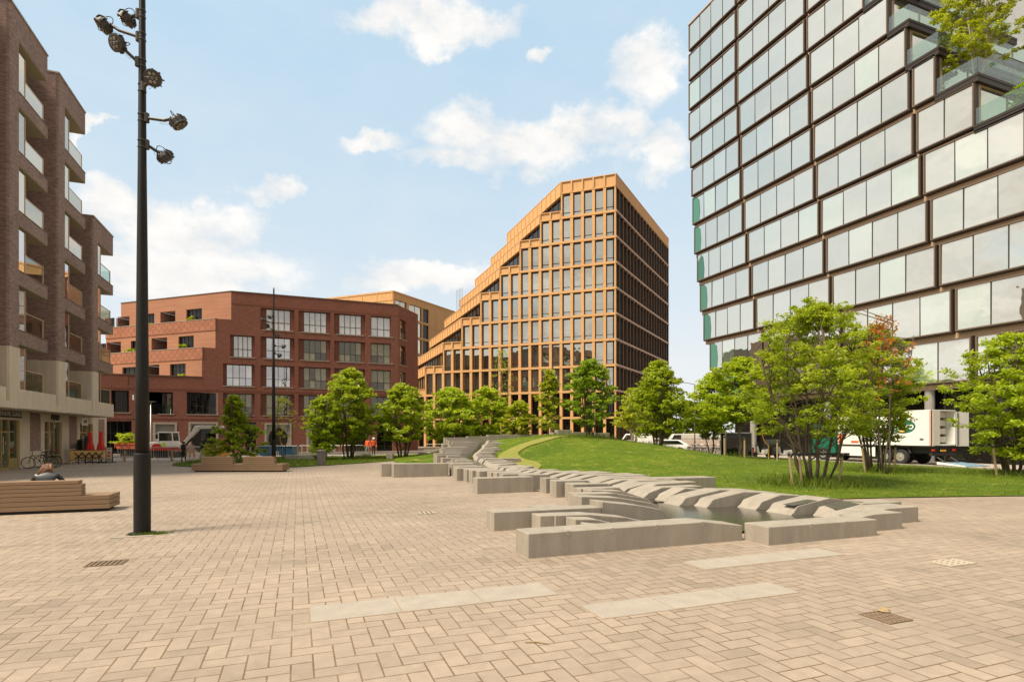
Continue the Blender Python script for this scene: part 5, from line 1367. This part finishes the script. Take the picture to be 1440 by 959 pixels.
    a = MB(); a.hexa([(x0+.1, y0-2.0, .0), (x1-.05, y0-2.0, .0), (x1-.05, y0-.35, .05), (x0+.1, y0-.35, .05), (x0+.1, y0-2.0, .04), (x1-.05, y0-2.0, .04), (x1-.05, y0-.35, .2), (x0+.1, y0-.35, .2)]); B(a, 'platform', 'blueplat', lf)
    a = MB(); a.hexa([(x0+.02, y0-2.0, .02), (x0+.09, y0-2.0, .02), (x0+.09, y0-.35, .1), (x0+.02, y0-.35, .1), (x0+.02, y0-2.0, .07), (x0+.09, y0-2.0, .07), (x0+.09, y0-.35, .24), (x0+.02, y0-.35, .24)]); B(a, 'platform_edge', 'white', lf)
truck()

# ------------------------------------------------------------------ works area at the red block: excavator, skips, barriers
def excavator():
    r = thing('excavator', 'small white and red excavator with its arm reaching right, behind crowd barriers', 'excavator', WD(236, 49), -TH)
    b = MB()
    for y in (-.75, .45): b.prof([(-1.2, .18), (-1.0, 0), (1.0, 0), (1.2, .18), (1.2, .38), (1.0, .52), (-1.0, .52), (-1.2, .38)], y, y+.35)
    b.build('crawler_tracks', M['tyre'], r, bevel=.03)
    b = MB(); b.prof([(-1.25, .62), (.75, .62), (.75, .88), (-1.32, .88)], -.85, .85); b.build('red_skirt', M['redpaint'], r, bevel=.06)
    b = MB(); b.prof([(-1.32, .885), (.75, .885), (.75, 1.25), (.2, 1.38), (-1.0, 1.38), (-1.28, 1.2)], -.85, .85); b.build('housing', M['white'], r, bevel=.09)
    b = MB(); b.prof([(-.85, .95), (.0, .95), (-.1, 1.2), (-.6, 1.22), (-.8, 1.1)], -.87, -.853); b.build('red_marking', M['redpaint'], r)
    b = MB(); b.prof([(-.02, 1.0), (.33, 1.0), (.33, 1.3), (.05, 1.3)], -.872, -.853); b.build('lime_sticker', M['lime'], r)
    b = MB(); b.box(-.6, -.8, 1.38, .1, -.2, 1.62); b.build('engine_cover', M['offwhite'], r, bevel=.03)
    c = MB(); x0, x1 = -.28, .98
    for x in (x0, x1):
        for y in (-.84, .1): c.tube([(x, y, 1.2), (x-(.12 if x > 0 else 0), y, 2.18)], .045, 6)
    c.box(x0-.05, -.88, 2.15, x1-.05, .15, 2.24); c.box(x0, -.86, 1.0, x1, .12, 1.45); co = c.build('cab', M['white'], r, bevel=.015)
    g = MB(); g.hexa([(x0+.04, -.85, 1.46), (x1-.04, -.85, 1.46), (x1-.04, .1, 1.46), (x0+.04, .1, 1.46), (x0+.04, -.85, 2.14), (x1-.15, -.85, 2.14), (x1-.15, .1, 2.14), (x0+.04, .1, 2.14)]); g.build('cab_glass', M['carglass'], co)
    m = MB(); m.tube([(x0, -.8, 2.1), (-.75, -.85, 2.1), (-.78, -.85, 1.95)], .025, 5); m.build('mirror_arm', M['offwhite'], co)
    a = MB(); a.prof([(1.0, .85), (1.25, .75), (2.75, 2.35), (2.9, 2.75), (2.45, 2.75), (2.2, 2.3)], -.25, .05); bo = a.build('boom', M['offwhite'], r, bevel=.03)
    a = MB(); a.prof([(2.45, 2.72), (2.9, 2.8), (4.9, 2.78), (4.95, 2.55), (3.0, 2.5), (2.6, 2.45)], -.22, .02); a.build('stick', M['offwhite'], bo, bevel=.02)
    a = MB(); a.tube([(1.5, -.1, 1.0), (3.0, -.1, 2.35)], .07, 8); a.tube([(2.35, -.1, 2.8), (2.1, -.1, 2.2)], .10, 8); a.build('hydraulic_ram', M['black'], bo)
    a = MB(); a.prof([(4.7, 2.5), (5.2, 2.6), (5.35, 1.9), (4.9, 1.7), (4.6, 2.0)], -.4, .2); a.build('bucket', M['rust'], bo, bevel=.02)
excavator()
def barrier(lab, loc, rz, L=2.2):
    r = thing('crowd_barrier', lab, 'barrier', loc, rz, 'steel crowd barriers round the works')
    f = MB(); c = .14
    f.tube([(c, 0, .2), (0, 0, .2+c), (0, 0, 1.05-c), (c, 0, 1.05), (L-c, 0, 1.05), (L, 0, 1.05-c), (L, 0, .2+c), (L-c, 0, .2), (c, 0, .2)], .024, 6); f.build('frame', M['galv'], r)
    b = MB(); n = 15
    for k in range(1, n): b.tube([(L*k/n, 0, .2), (L*k/n, 0, 1.05)], .010, 4, False)
    b.build('bars', M['galv'], r)
    for x in (.3, L-.3):
        q = MB(); q.tube([(x, -.3, .03), (x, -.22, .05), (x, 0, .2), (x, .22, .05), (x, .3, .03)], .02, 5); q.build('foot', M['galv'], r)
    return r
bar = barrier('steel crowd barrier left of the tall mast, next to the menu board', WD(166, 43), -TH+.35)
for u, d, rz, lab in [(216, 42.5, .5, 'steel crowd barrier just right of the tall mast, before the excavator'), (237, 42.5, .45, 'steel crowd barrier below the excavator cab, before its red skirt'), (262, 45, .2, 'steel crowd barrier between the two standing people'), (303, 45.5, .1, 'steel crowd barrier behind the narrow young tree, left one'), (346, 46.5, .05, 'steel crowd barrier behind the double bench at its right half'),
                      (383, 47.5, 0, 'steel crowd barrier in front of the blue skip'), (418, 48, 0, 'steel crowd barrier under the second porthole, right of the blue skip'), (452, 48.5, 0, 'steel crowd barrier behind the litter bin'), (478, 50, 0, 'steel crowd barrier between the tree group stems'), (598, 56, 0, 'steel crowd barrier right of the tree with reddish stems')]:
    dup(bar, WD(u, d), -TH+rz, lab)
def skip(lab, u0, u1, v, d, hgt, mat, name='skip'):
    a, c = WD(u0, d), WD(u1, d); L = (c-a).length; z1 = zat(v, d)
    r = thing(name, lab, 'skip', a, -TH)
    b = MB(); b.prof([(.15, z1-hgt), (L-.15, z1-hgt), (L, z1), (0, z1)], 0, 1.6); b.build('body', M[mat], r)
    b = MB(); b.box(-.05, -.06, z1-.09, L+.05, -.0, z1+.03); k = int(L/.6)
    for q in range(k+1): b.box(q*L/k-.03, -.05, z1-hgt+.1, q*L/k+.03, .02, z1-.09)
    b.build('ribs', M[mat], r)
    b = MB(); b.box(.3, .2, 0, L-.3, 1.4, max(.05, z1-hgt)); b.build('supports', M['black'], r)
    return r
skip('orange-red flat container with weeds behind the barriers left of the excavator', 162, 219, 623.5, 52, .5, 'orange')
skip('left blue skip behind the barriers under the yellow ring porthole', 363, 378, 627, 49.5, .85, 'bluep')
skip('right blue skip behind the barriers right of the slender mast', 390, 410.5, 627, 49.5, .85, 'bluep')
skip('orange wooden site fence panel right of the person with white trousers', 284, 312, 629, 46.5, .75, 'yellow', 'site_fence')
tree('shrub', 'weeds growing out of the orange-red container', WD(178, 52.6)+Vector((0, 0, 1.0)), 1.1, 1.2, .1, 3, 900, .12, 'leafA', 51, clump=0.25, tips=34, sr=.02, cat='plant')
for u, d, lab in [(175.5, 41, 'pale wooden bollard left of the tall mast'), (241.5, 41.8, 'pale wooden bollard below the excavator'), (282, 44, 'pale wooden bollard by the person with white trousers')]:
    b = MB(); b.lathe([(.07, 0), (.07, .78), (.05, .82), (.001, .82)], n=10); o = tag(b.build('bollard', M['stakewood']), lab, 'bollard', 'pale wooden bollards'); o.location = WD(u, d)
# traffic posts, red-white
for u, d, lab in [(267, 46, 'orange marker post beside the excavator boom, left one'), (273, 46.4, 'orange marker post beside the excavator boom, right one'), (352, 47, 'white marker post behind the double bench'), (425, 47, 'white marker post at the second porthole')]:
    b = MB(); b.lathe([(.16, 0), (.16, .06), (.05, .08), (.05, 1.15), (.001, 1.18)], n=10); o = tag(b.build('marker_post', M['orange' if 'orange' in lab else 'white']), lab, 'post', 'marker posts of the works'); o.location = WD(u, d)
# slim grey street lamp before the garage
def street_lamp(lab, loc, h, arm, rz, mat='galv'):
    r = thing('street_lamp', lab, 'street lamp', loc, rz, 'street lamps'); b = MB(); b.lathe([(.09, 0), (.09, 1.2), (.06, 1.3), (.045, h)], n=12); b.build('pole', M[mat], r, smooth=True)
    b = MB(); b.tube([(0, 0, h-.05), (arm*.5, 0, h+.12), (arm, 0, h+.18)], .03, 6); b.build('arm', M[mat], r)
    b = MB(); b.prof([(arm-.3, h+.14), (arm+.45, h+.20), (arm+.45, h+.24), (arm, h+.3), (arm-.3, h+.26)], -.13, .13); b.build('lamp_head', M['lampm'], r)
street_lamp('thin pale street lamp in front of the grey garage door', WD(212, 55), zat(568, 55), .1, -TH)
street_lamp('grey street lamp with an arm to the left beside the far end of the tower', WD(977, 58), zat(540, 58), -1.6, -TH, 'lampm')

# ------------------------------------------------------------------ cafe terrace at the left
def parasol(lab, loc, zt, zb):
    r = thing('parasol', lab, 'parasol', loc, 0, 'closed red parasols of the cafe'); b = MB(); b.lathe([(.03, 0), (.03, zb+.3)], n=8); b.build('pole', M['dark'], r)
    b = MB(); b.lathe([(.35, 0), (.35, .07), (.06, .09)], n=14); b.build('foot', M['dark'], r)
    c = MB(); n = 16; h = zt-zb
    prof_ = [(.001, zt), (.06, zt-.04), (.10, zt-.1), (.095, zt-.2*h), (.12, zt-.45*h), (.11, zt-.52*h), (.20, zt-.75*h), (.24, zb+.08), (.20, zb), (.03, zb+.1)]
    c.lathe(prof_, n=n)
    c.v = [(x*(1+.22*(i % 2)-.1), y*(1+.22*(i % 2)-.1), z) for i, (x, y, z) in enumerate(c.v)]; c.build('canopy', M['red'], r)
parasol('closed red parasol in front of the shop window with the lettering above', WD(71, 38.5), zat(603, 38.5), zat(636, 38.5))
parasol('closed red parasol above the yellow fence, left of two', WD(127, 40.5), zat(606.5, 40.5), zat(633.5, 40.5))
parasol('closed red parasol beside the menu board, right of two', WD(142, 40.5), zat(606, 40.5), zat(633.5, 40.5))
a, c = W(99, 652.5), W(147, 651.5); L = (c-a).length; an = math.atan2(c.y-a.y, c.x-a.x)
r = thing('terrace_fence', 'yellow plywood terrace fence with black cross-shaped legs', 'fence', a, an)
b = MB(); b.box(0, 0, .28, L, .05, .92); b.build('panel', M['ply'], r)
b = MB(); b.box(-.02, -.02, .25, L+.02, .07, .29); b.box(-.02, -.02, .92, L+.02, .07, .95); b.build('rails', M['dark'], r)
for x in np.linspace(.45, L-.3, 4):
    b = MB()
    for dx in (-.22, .22): b.tube([(x, -.04, .52), (x+dx, -.04, .78)], .035, 5); b.tube([(x, -.04, .52), (x+dx, -.04, .36)], .03, 5)
    b.tube([(x, -.04, .52), (x, -.04, 0)], .035, 5); b.build('cross_leg', M['black'], r)
b = MB(); b.box(0, .05, .28, .05, 1.5, .92); b.box(-.03, .02, 0, .04, .1, 1.05); b.build('side_panel', M['ply'], r)
def chair_stack(lab, loc, n):
    r = thing('chair_stack', lab, 'chairs', loc, -TH, 'stacked black terrace chairs')
    for k in range(n):
        z = k*.13; b = MB(); b.box(-.22, -.22, .44+z, .22, .22, .47+z)
        b.prof([(.19, .47+z), (.23, .47+z), (.30, .86+z), (.26, .86+z)], -.22, .22)
        for x in (-.2, .2):
            for y in (-.2, .2): b.tube([(x, y, .44+z), (x*1.1, y*1.1, z if k == 0 else z+.2)], .017, 5)
            b.tube([(.2, x, .62+z), (-.2, x, .64+z)], .015, 5)
        b.build('chair', M['blackcloth'], r)
chair_stack('tall stack of black chairs behind the yellow fence, left one', WD(107, 40.6), 7)
chair_stack('stack of black chairs behind the yellow fence, right one', WD(118, 40.8), 9)
def small_table(lab, loc):
    r = thing('cafe_table', lab, 'table', loc, 0, 'small black cafe tables'); b = MB(); b.lathe([(.33, .72), (.33, .75), (.001, .75)], n=16); b.build('table_top', M['black'], r)
    b = MB(); b.lathe([(.22, 0), (.2, .03), (.03, .06), (.03, .72)], n=10); b.build('leg', M['black'], r)
small_table('small black cafe table between the yellow fence and menu board', WD(143, 40))
small_table('small black cafe table by the first parasol at the shop', WD(64, 38.9))
r = thing('menu_board', 'standing menu board with a pale poster right of the red parasols', 'sign', W(153.5, 650.5), -TH+.1)
b = MB(); b.box(-.24, -.02, 0, -.20, .03, 1.12); b.box(.20, -.02, 0, .24, .03, 1.12); b.box(-.2, -.02, 1.08, .2, .03, 1.12); b.box(-.2, -.02, .14, .2, .03, .18); b.build('frame', M['dark'], r)
b = MB(); b.box(-.2, -.005, .18, .2, .015, 1.08); po = b.build('poster', M['paper'], r)
b = MB(); b.lathe([(.001, 0), (.11, 0), (.11, .004)], (0, -.012, .72), 14, 'y'); b.box(-.13, -.014, .42, .10, -.006, .58); b.build('poster_print', M['posterred'], po)
t = MB()
for k in range(4): t.box(-.14, -.014, .30-k*.03, .12-.04*(k % 2), -.006, .31-k*.03)
t.box(-.1, -.014, .96, .1, -.006, 1.0); t.build('poster_lines', M['leather'], po)
b = MB(); b.lathe([(.45, 0), (.42, .05), (.001, .06)], n=16); b.build('foot', M['black'], r)

# low stone seats on the side lawn, far wall, cars
for u0, u1, v0, v1, d, lab in [(400, 442, 636.5, 643.5, 44, 'long low mossy stone seat left of the litter bin'), (543, 552, 637, 645, 45, 'small stone seat under the tree with reddish stems'), (588, 600, 636, 644, 47, 'stone seat at the right end of the side lawn, nearer one'), (596, 614, 631, 637, 58, 'long stone seat before the tan office entrance'), (612, 627, 627.5, 634, 60, 'taller stone seat before the tan office entrance'), (430, 520, 634.5, 639, 50, 'long pale stone edge behind the tree group')]:
    a, c = WD(u0, d), WD(u1, d); b = MB(); L = (c-a).length; b.box(0, 0, -.05, L, .55, max(.25, (v1-v0)*d/F)); o = tag(b.build('stone_seat', M['granite'], bevel=.02), lab, 'stone seat', 'low stone seats'); o.location = a; o.rotation_euler = (0, 0, -TH)
a, c = WD(928, 72), WD(1012, 66); b = MB(); L = (c-a).length; b.box(0, 0, 0, L, .4, 1.35); o = tag(b.build('parapet_wall', M['brownwall']), 'low pinkish concrete wall behind the row of bicycles', 'wall'); o.location = a; o.rotation_euler = (0, 0, math.atan2(c.y-a.y, c.x-a.x))
b = MB(); b.tube([(0, .2, 1.5), (L, .2, 1.5)], .035, 6)
for k in range(10): b.tube([(L*k/9, .2, 1.35), (L*k/9, .2, 1.5)], .025, 5)
rl = b.build('handrail', M['dark'], o)
def car(lab, loc, rz, mat, van=False):
    r = thing('parked_car', lab, 'car', loc, rz, 'cars parked beyond the mound')
    if van: pr_ = [(-2.4, .35), (2.4, .35), (2.45, 1.0), (1.75, 1.25), (1.2, 2.1), (-2.35, 2.15), (-2.45, .9)]; gl = [(1.1, 1.3), (1.6, 1.3), (1.15, 1.95), (.2, 1.95), (.2, 1.3)]
    else: pr_ = [(-2.1, .35), (2.1, .35), (2.15, .75), (1.15, .95), (.45, 1.45), (-1.1, 1.45), (-1.9, 1.0), (-2.15, .9)]; gl = [(-1.6, 1.0), (1.0, .98), (.4, 1.38), (-1.05, 1.38)]
    b = MB(); b.prof(pr_, -.88, .88); b.build('body', M[mat], r, bevel=.09)
    g = MB(); g.prof(gl, -.9, .9); g.build('side_windows', M['carglass'], r)
    for x in (-1.35, 1.35):
        for y in (-.92, .74):
            w = MB(); w.lathe([(.2, 0), (.31, 0), (.33, .03), (.33, .16), (.3, .18), (.2, .18)], (x, y, .33), 18, 'y'); wo = w.build('wheel', M['tyre'], r); h = MB(); h.lathe([(.2, -.005), (.2, .19)], (x, y, .33), 14, 'y'); h.build('rim', M['alu'], wo)
    l = MB(); l.box(2.08 if not van else 2.4, -.8, .62, 2.17 if not van else 2.47, -.45, .78); l.box(2.08 if not van else 2.4, .45, .62, 2.17 if not van else 2.47, .8, .78); l.build('headlight', M['white'], r)
car('white car seen through the stems at the right foot of the mound tree', WD(940, 60), R(160)-TH, 'white')
car('white van parked beyond the bare yellowish trunk', WD(893, 74), R(170)-TH, 'white', True)
car('pale grey car parked at the far wall left of the bicycles', WD(958, 82), R(175)-TH, 'offwhite', True)
car('white car at the far street left of the street lamp', WD(922, 84), R(185)-TH, 'offwhite')
# yellow gate post and dark shelter beside the tower
r = thing('yellow_frame', 'thin yellow steel cross bar on a curved post beside the mopeds', 'post', WD(1072, 45), -TH)
b = MB(); b.tube([(0, 0, zat(585, 45)), (0, 0, zat(612, 45)), (.15, 0, zat(620, 45)), (.5, 0, zat(627, 45)), (.5, 0, 0)], .045, 6); b.tube([(-.55, 0, zat(609, 45)), (.35, 0, zat(609, 45))], .05, 6); b.build('bar', M['yellow'], r)
r = thing('bicycle_shelter', 'dark green glazed shelter behind the staked tree and the bicycles', 'shelter', WD(1020, 50), -TH)
b = MB(); b.box(0, 0, 0, 2.4, 1.2, .1); b.box(0, 0, 2.1, 2.4, 1.2, 2.2)
for x in (0, 2.32):
    for y in (0, 1.12): b.box(x, y, .1, x+.08, y+.08, 2.1)
b.build('frame', M['galv'], r); b = MB(); b.box(.08, .03, .1, 2.32, .05, 2.1); b.box(.08, 1.15, .1, 2.32, 1.17, 2.1); b.build('glass', M['dark_glass'], r)

# ------------------------------------------------------------------ camera, light, sky
cam = bpy.data.cameras.new('camera'); co = bpy.data.objects.new('camera', cam); COL.objects.link(co)
co.location = (0, 0, H); co.rotation_euler = (math.pi/2, 0, -TH)
cam.sensor_width = 36; cam.lens = F/1440*36; cam.shift_y = (VH-479.5)/1440; cam.clip_end = 3000; cam.clip_start = .1
S.camera = co
SUN_AZ, SUN_EL = 258., 54.      # compass-like: direction the light comes from, clockwise from +Y
az, el = R(SUN_AZ), R(SUN_EL)
sd = Vector((math.sin(az)*math.cos(el), math.cos(az)*math.cos(el), math.sin(el)))
sl = bpy.data.lights.new('sun', 'SUN'); sl.energy = 3.7; sl.angle = R(18); sl.color = (1, .90, .74)
so = bpy.data.objects.new('sun', sl); COL.objects.link(so); so.rotation_euler = (-sd).to_track_quat('-Z', 'Y').to_euler()
wd = bpy.data.worlds.new('World'); S.world = wd; wd.use_nodes = True; nt = wd.node_tree
for n in list(nt.nodes): nt.nodes.remove(n)
out = N(nt, 'OutputWorld'); bg = N(nt, 'Background'); bg.inputs[1].default_value = .068
sky = N(nt, 'TexSky'); sky.sky_type = 'NISHITA'; sky.sun_disc = False; sky.sun_elevation = el; sky.sun_rotation = az
sky.air_density = 1.0; sky.dust_density = 1.5; sky.ozone_density = 1.5
tc = N(nt, 'TexCoord'); dirv = tc.outputs['Generated']
sx = N(nt, 'SeparateXYZ'); nt.links.new(dirv, sx.inputs[0])
den = MATH(nt, 'ADD', MATH(nt, 'MAXIMUM', sx.outputs[2], 0.), .16)
cb = N(nt, 'CombineXYZ')
nt.links.new(MATH(nt, 'DIVIDE', sx.outputs[0], den), cb.inputs[0]); nt.links.new(MATH(nt, 'DIVIDE', sx.outputs[1], den), cb.inputs[1])
nA = NOISE(nt, cb.outputs[0], 1.1, 8, .62)
mp = N(nt, 'Mapping'); mp.inputs['Scale'].default_value = (1, 1, 1.9); nt.links.new(dirv, mp.inputs[0])
nB = NOISE(nt, mp.outputs[0], 8.5, 10, .62)
wn_ = N(nt, 'TexNoise'); wn_.inputs['Scale'].default_value = 6.; wn_.inputs['Detail'].default_value = 7; wn_.inputs['Roughness'].default_value = .6; nt.links.new(dirv, wn_.inputs['Vector'])
wv = N(nt, 'VectorMath'); wv.operation = 'SUBTRACT'; nt.links.new(wn_.outputs['Color'], wv.inputs[0]); wv.inputs[1].default_value = (.5, .5, .5)
ws = N(nt, 'VectorMath'); ws.operation = 'SCALE'; nt.links.new(wv.outputs[0], ws.inputs[0]); ws.inputs['Scale'].default_value = .20
wa = N(nt, 'VectorMath'); wa.operation = 'ADD'; nt.links.new(ws.outputs[0], wa.inputs[0]); nt.links.new(dirv, wa.inputs[1]); warped = wa.outputs[0]
def blob(u, v, ru, rv):
    d = Vector(((u-720)/F, 1, -(v-VH)/F)); c = Vector((d.x*cT+sT, -d.x*sT+cT, d.z)).normalized()
    rgt = Vector((cT, -sT, 0)); rgt = (rgt-c*rgt.dot(c)).normalized(); up = rgt.cross(c)
    def dot(vec):
        n = N(nt, 'VectorMath'); n.operation = 'DOT_PRODUCT'; nt.links.new(warped, n.inputs[0]); n.inputs[1].default_value = vec; return n.outputs['Value']
    k = 1/Vector((d.x, 1, d.z)).length
    a = MATH(nt, 'DIVIDE', dot(rgt), ru/F*k*k**.5); b = MATH(nt, 'DIVIDE', dot(up), rv/F*k)
    q = MATH(nt, 'ADD', MATH(nt, 'MULTIPLY', a, a), MATH(nt, 'MULTIPLY', b, b))
    front = MATH(nt, 'GREATER_THAN', dot(c), 0.)
    return MATH(nt, 'MULTIPLY', MATH(nt, 'MAXIMUM', MATH(nt, 'SUBTRACT', 1., q), 0.), front)
acc = None
for b in [(650, 195, 90, 58), (720, 205, 130, 50), (800, 205, 130, 44), (880, 185, 75, 46), (930, 205, 70, 50), (530, 208, 75, 22), (905, 92, 72, 66), (640, 240, 120, 28), (590, 5, 140, 34), (655, 22, 100, 38), (768, 60, 26, 18), (270, 320, 130, 46), (165, 290, 80, 48), (385, 275, 52, 26), (230, 380, 220, 60), (600, 390, 160, 34), (130, 172, 70, 9)]:
    q = blob(*b); acc = q if acc is None else MATH(nt, 'MAXIMUM', acc, q)
cum = MATH(nt, 'ADD', MATH(nt, 'MULTIPLY', acc, 1.1), MATH(nt, 'MULTIPLY', MATH(nt, 'SUBTRACT', nB, .5), 3.0))
cum = RAMP(nt, cum, [(.10, 0.), (.55, .5), (1.1, .95)])
cum = MATH(nt, 'MULTIPLY', cum, RAMP(nt, acc, [(0., 0.), (.45, 1.)]))
# the rest of the sky (behind and beside the view) is broken cloud
side = N(nt, 'VectorMath'); side.operation = 'DOT_PRODUCT'; nt.links.new(dirv, side.inputs[0]); side.inputs[1].default_value = (math.sin(TH-.15), math.cos(TH-.15), 0)
away = RAMP(nt, side.outputs['Value'], [(.25, 1.), (.62, 0.)])
broken = MATH(nt, 'MULTIPLY', RAMP(nt, nA, [(.36, 0.), (.50, 1.)]), away)
veil = MATH(nt, 'ADD', RAMP(nt, sx.outputs[2], [(.0, 1.), (.12, .80), (.3, .40), (.55, .12), (.8, .15)]), MATH(nt, 'MULTIPLY', MATH(nt, 'SUBTRACT', nB, .5), .35))
veil = MATH(nt, 'MINIMUM', MATH(nt, 'MAXIMUM', veil, 0.), 1.)
nC = NOISE(nt, cb.outputs[0], 2.6, 6, .6)
shade = MIX(nt, RAMP(nt, MIX(nt, away, nB, nC), [(.33, 0.), (.62, 1.)]), MIX(nt, away, (7.7, 7.6, 7.45), (5.6, 5.5, 5.3)), (9.3, 9.1, 8.8))
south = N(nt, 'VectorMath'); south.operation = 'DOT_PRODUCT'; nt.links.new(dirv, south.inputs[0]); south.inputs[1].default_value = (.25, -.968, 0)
south_dim = RAMP(nt, south.outputs['Value'], [(.15, 1.), (.75, .66)])  # added dimming of the unseen southern sky, darkens faces turned to the camera
shade = MIX(nt, 1., shade, south_dim, 'MULTIPLY')
bluesky = MIX(nt, .85, sky.outputs[0], (5.0, 7.0, 8.6))
veilc = MIX(nt, 1., MIX(nt, veil, bluesky, (8.1, 8.15, 8.1)), south_dim, 'MULTIPLY')
solid = MATH(nt, 'MINIMUM', MATH(nt, 'MAXIMUM', cum, broken), 1.)
col = MIX(nt, solid, veilc, shade)
nt.links.new(col, bg.inputs[0]); nt.links.new(bg.outputs[0], out.inputs[0])
vs = S.view_settings; vs.view_transform = 'Standard'; vs.look = 'None'; vs.gamma = 1; vs.use_curve_mapping = False; vs.exposure = .72
S.cycles.max_bounces = 8; S.cycles.transparent_max_bounces = 12; S.cycles.use_denoising = True; S.cycles.sample_clamp_indirect = 8
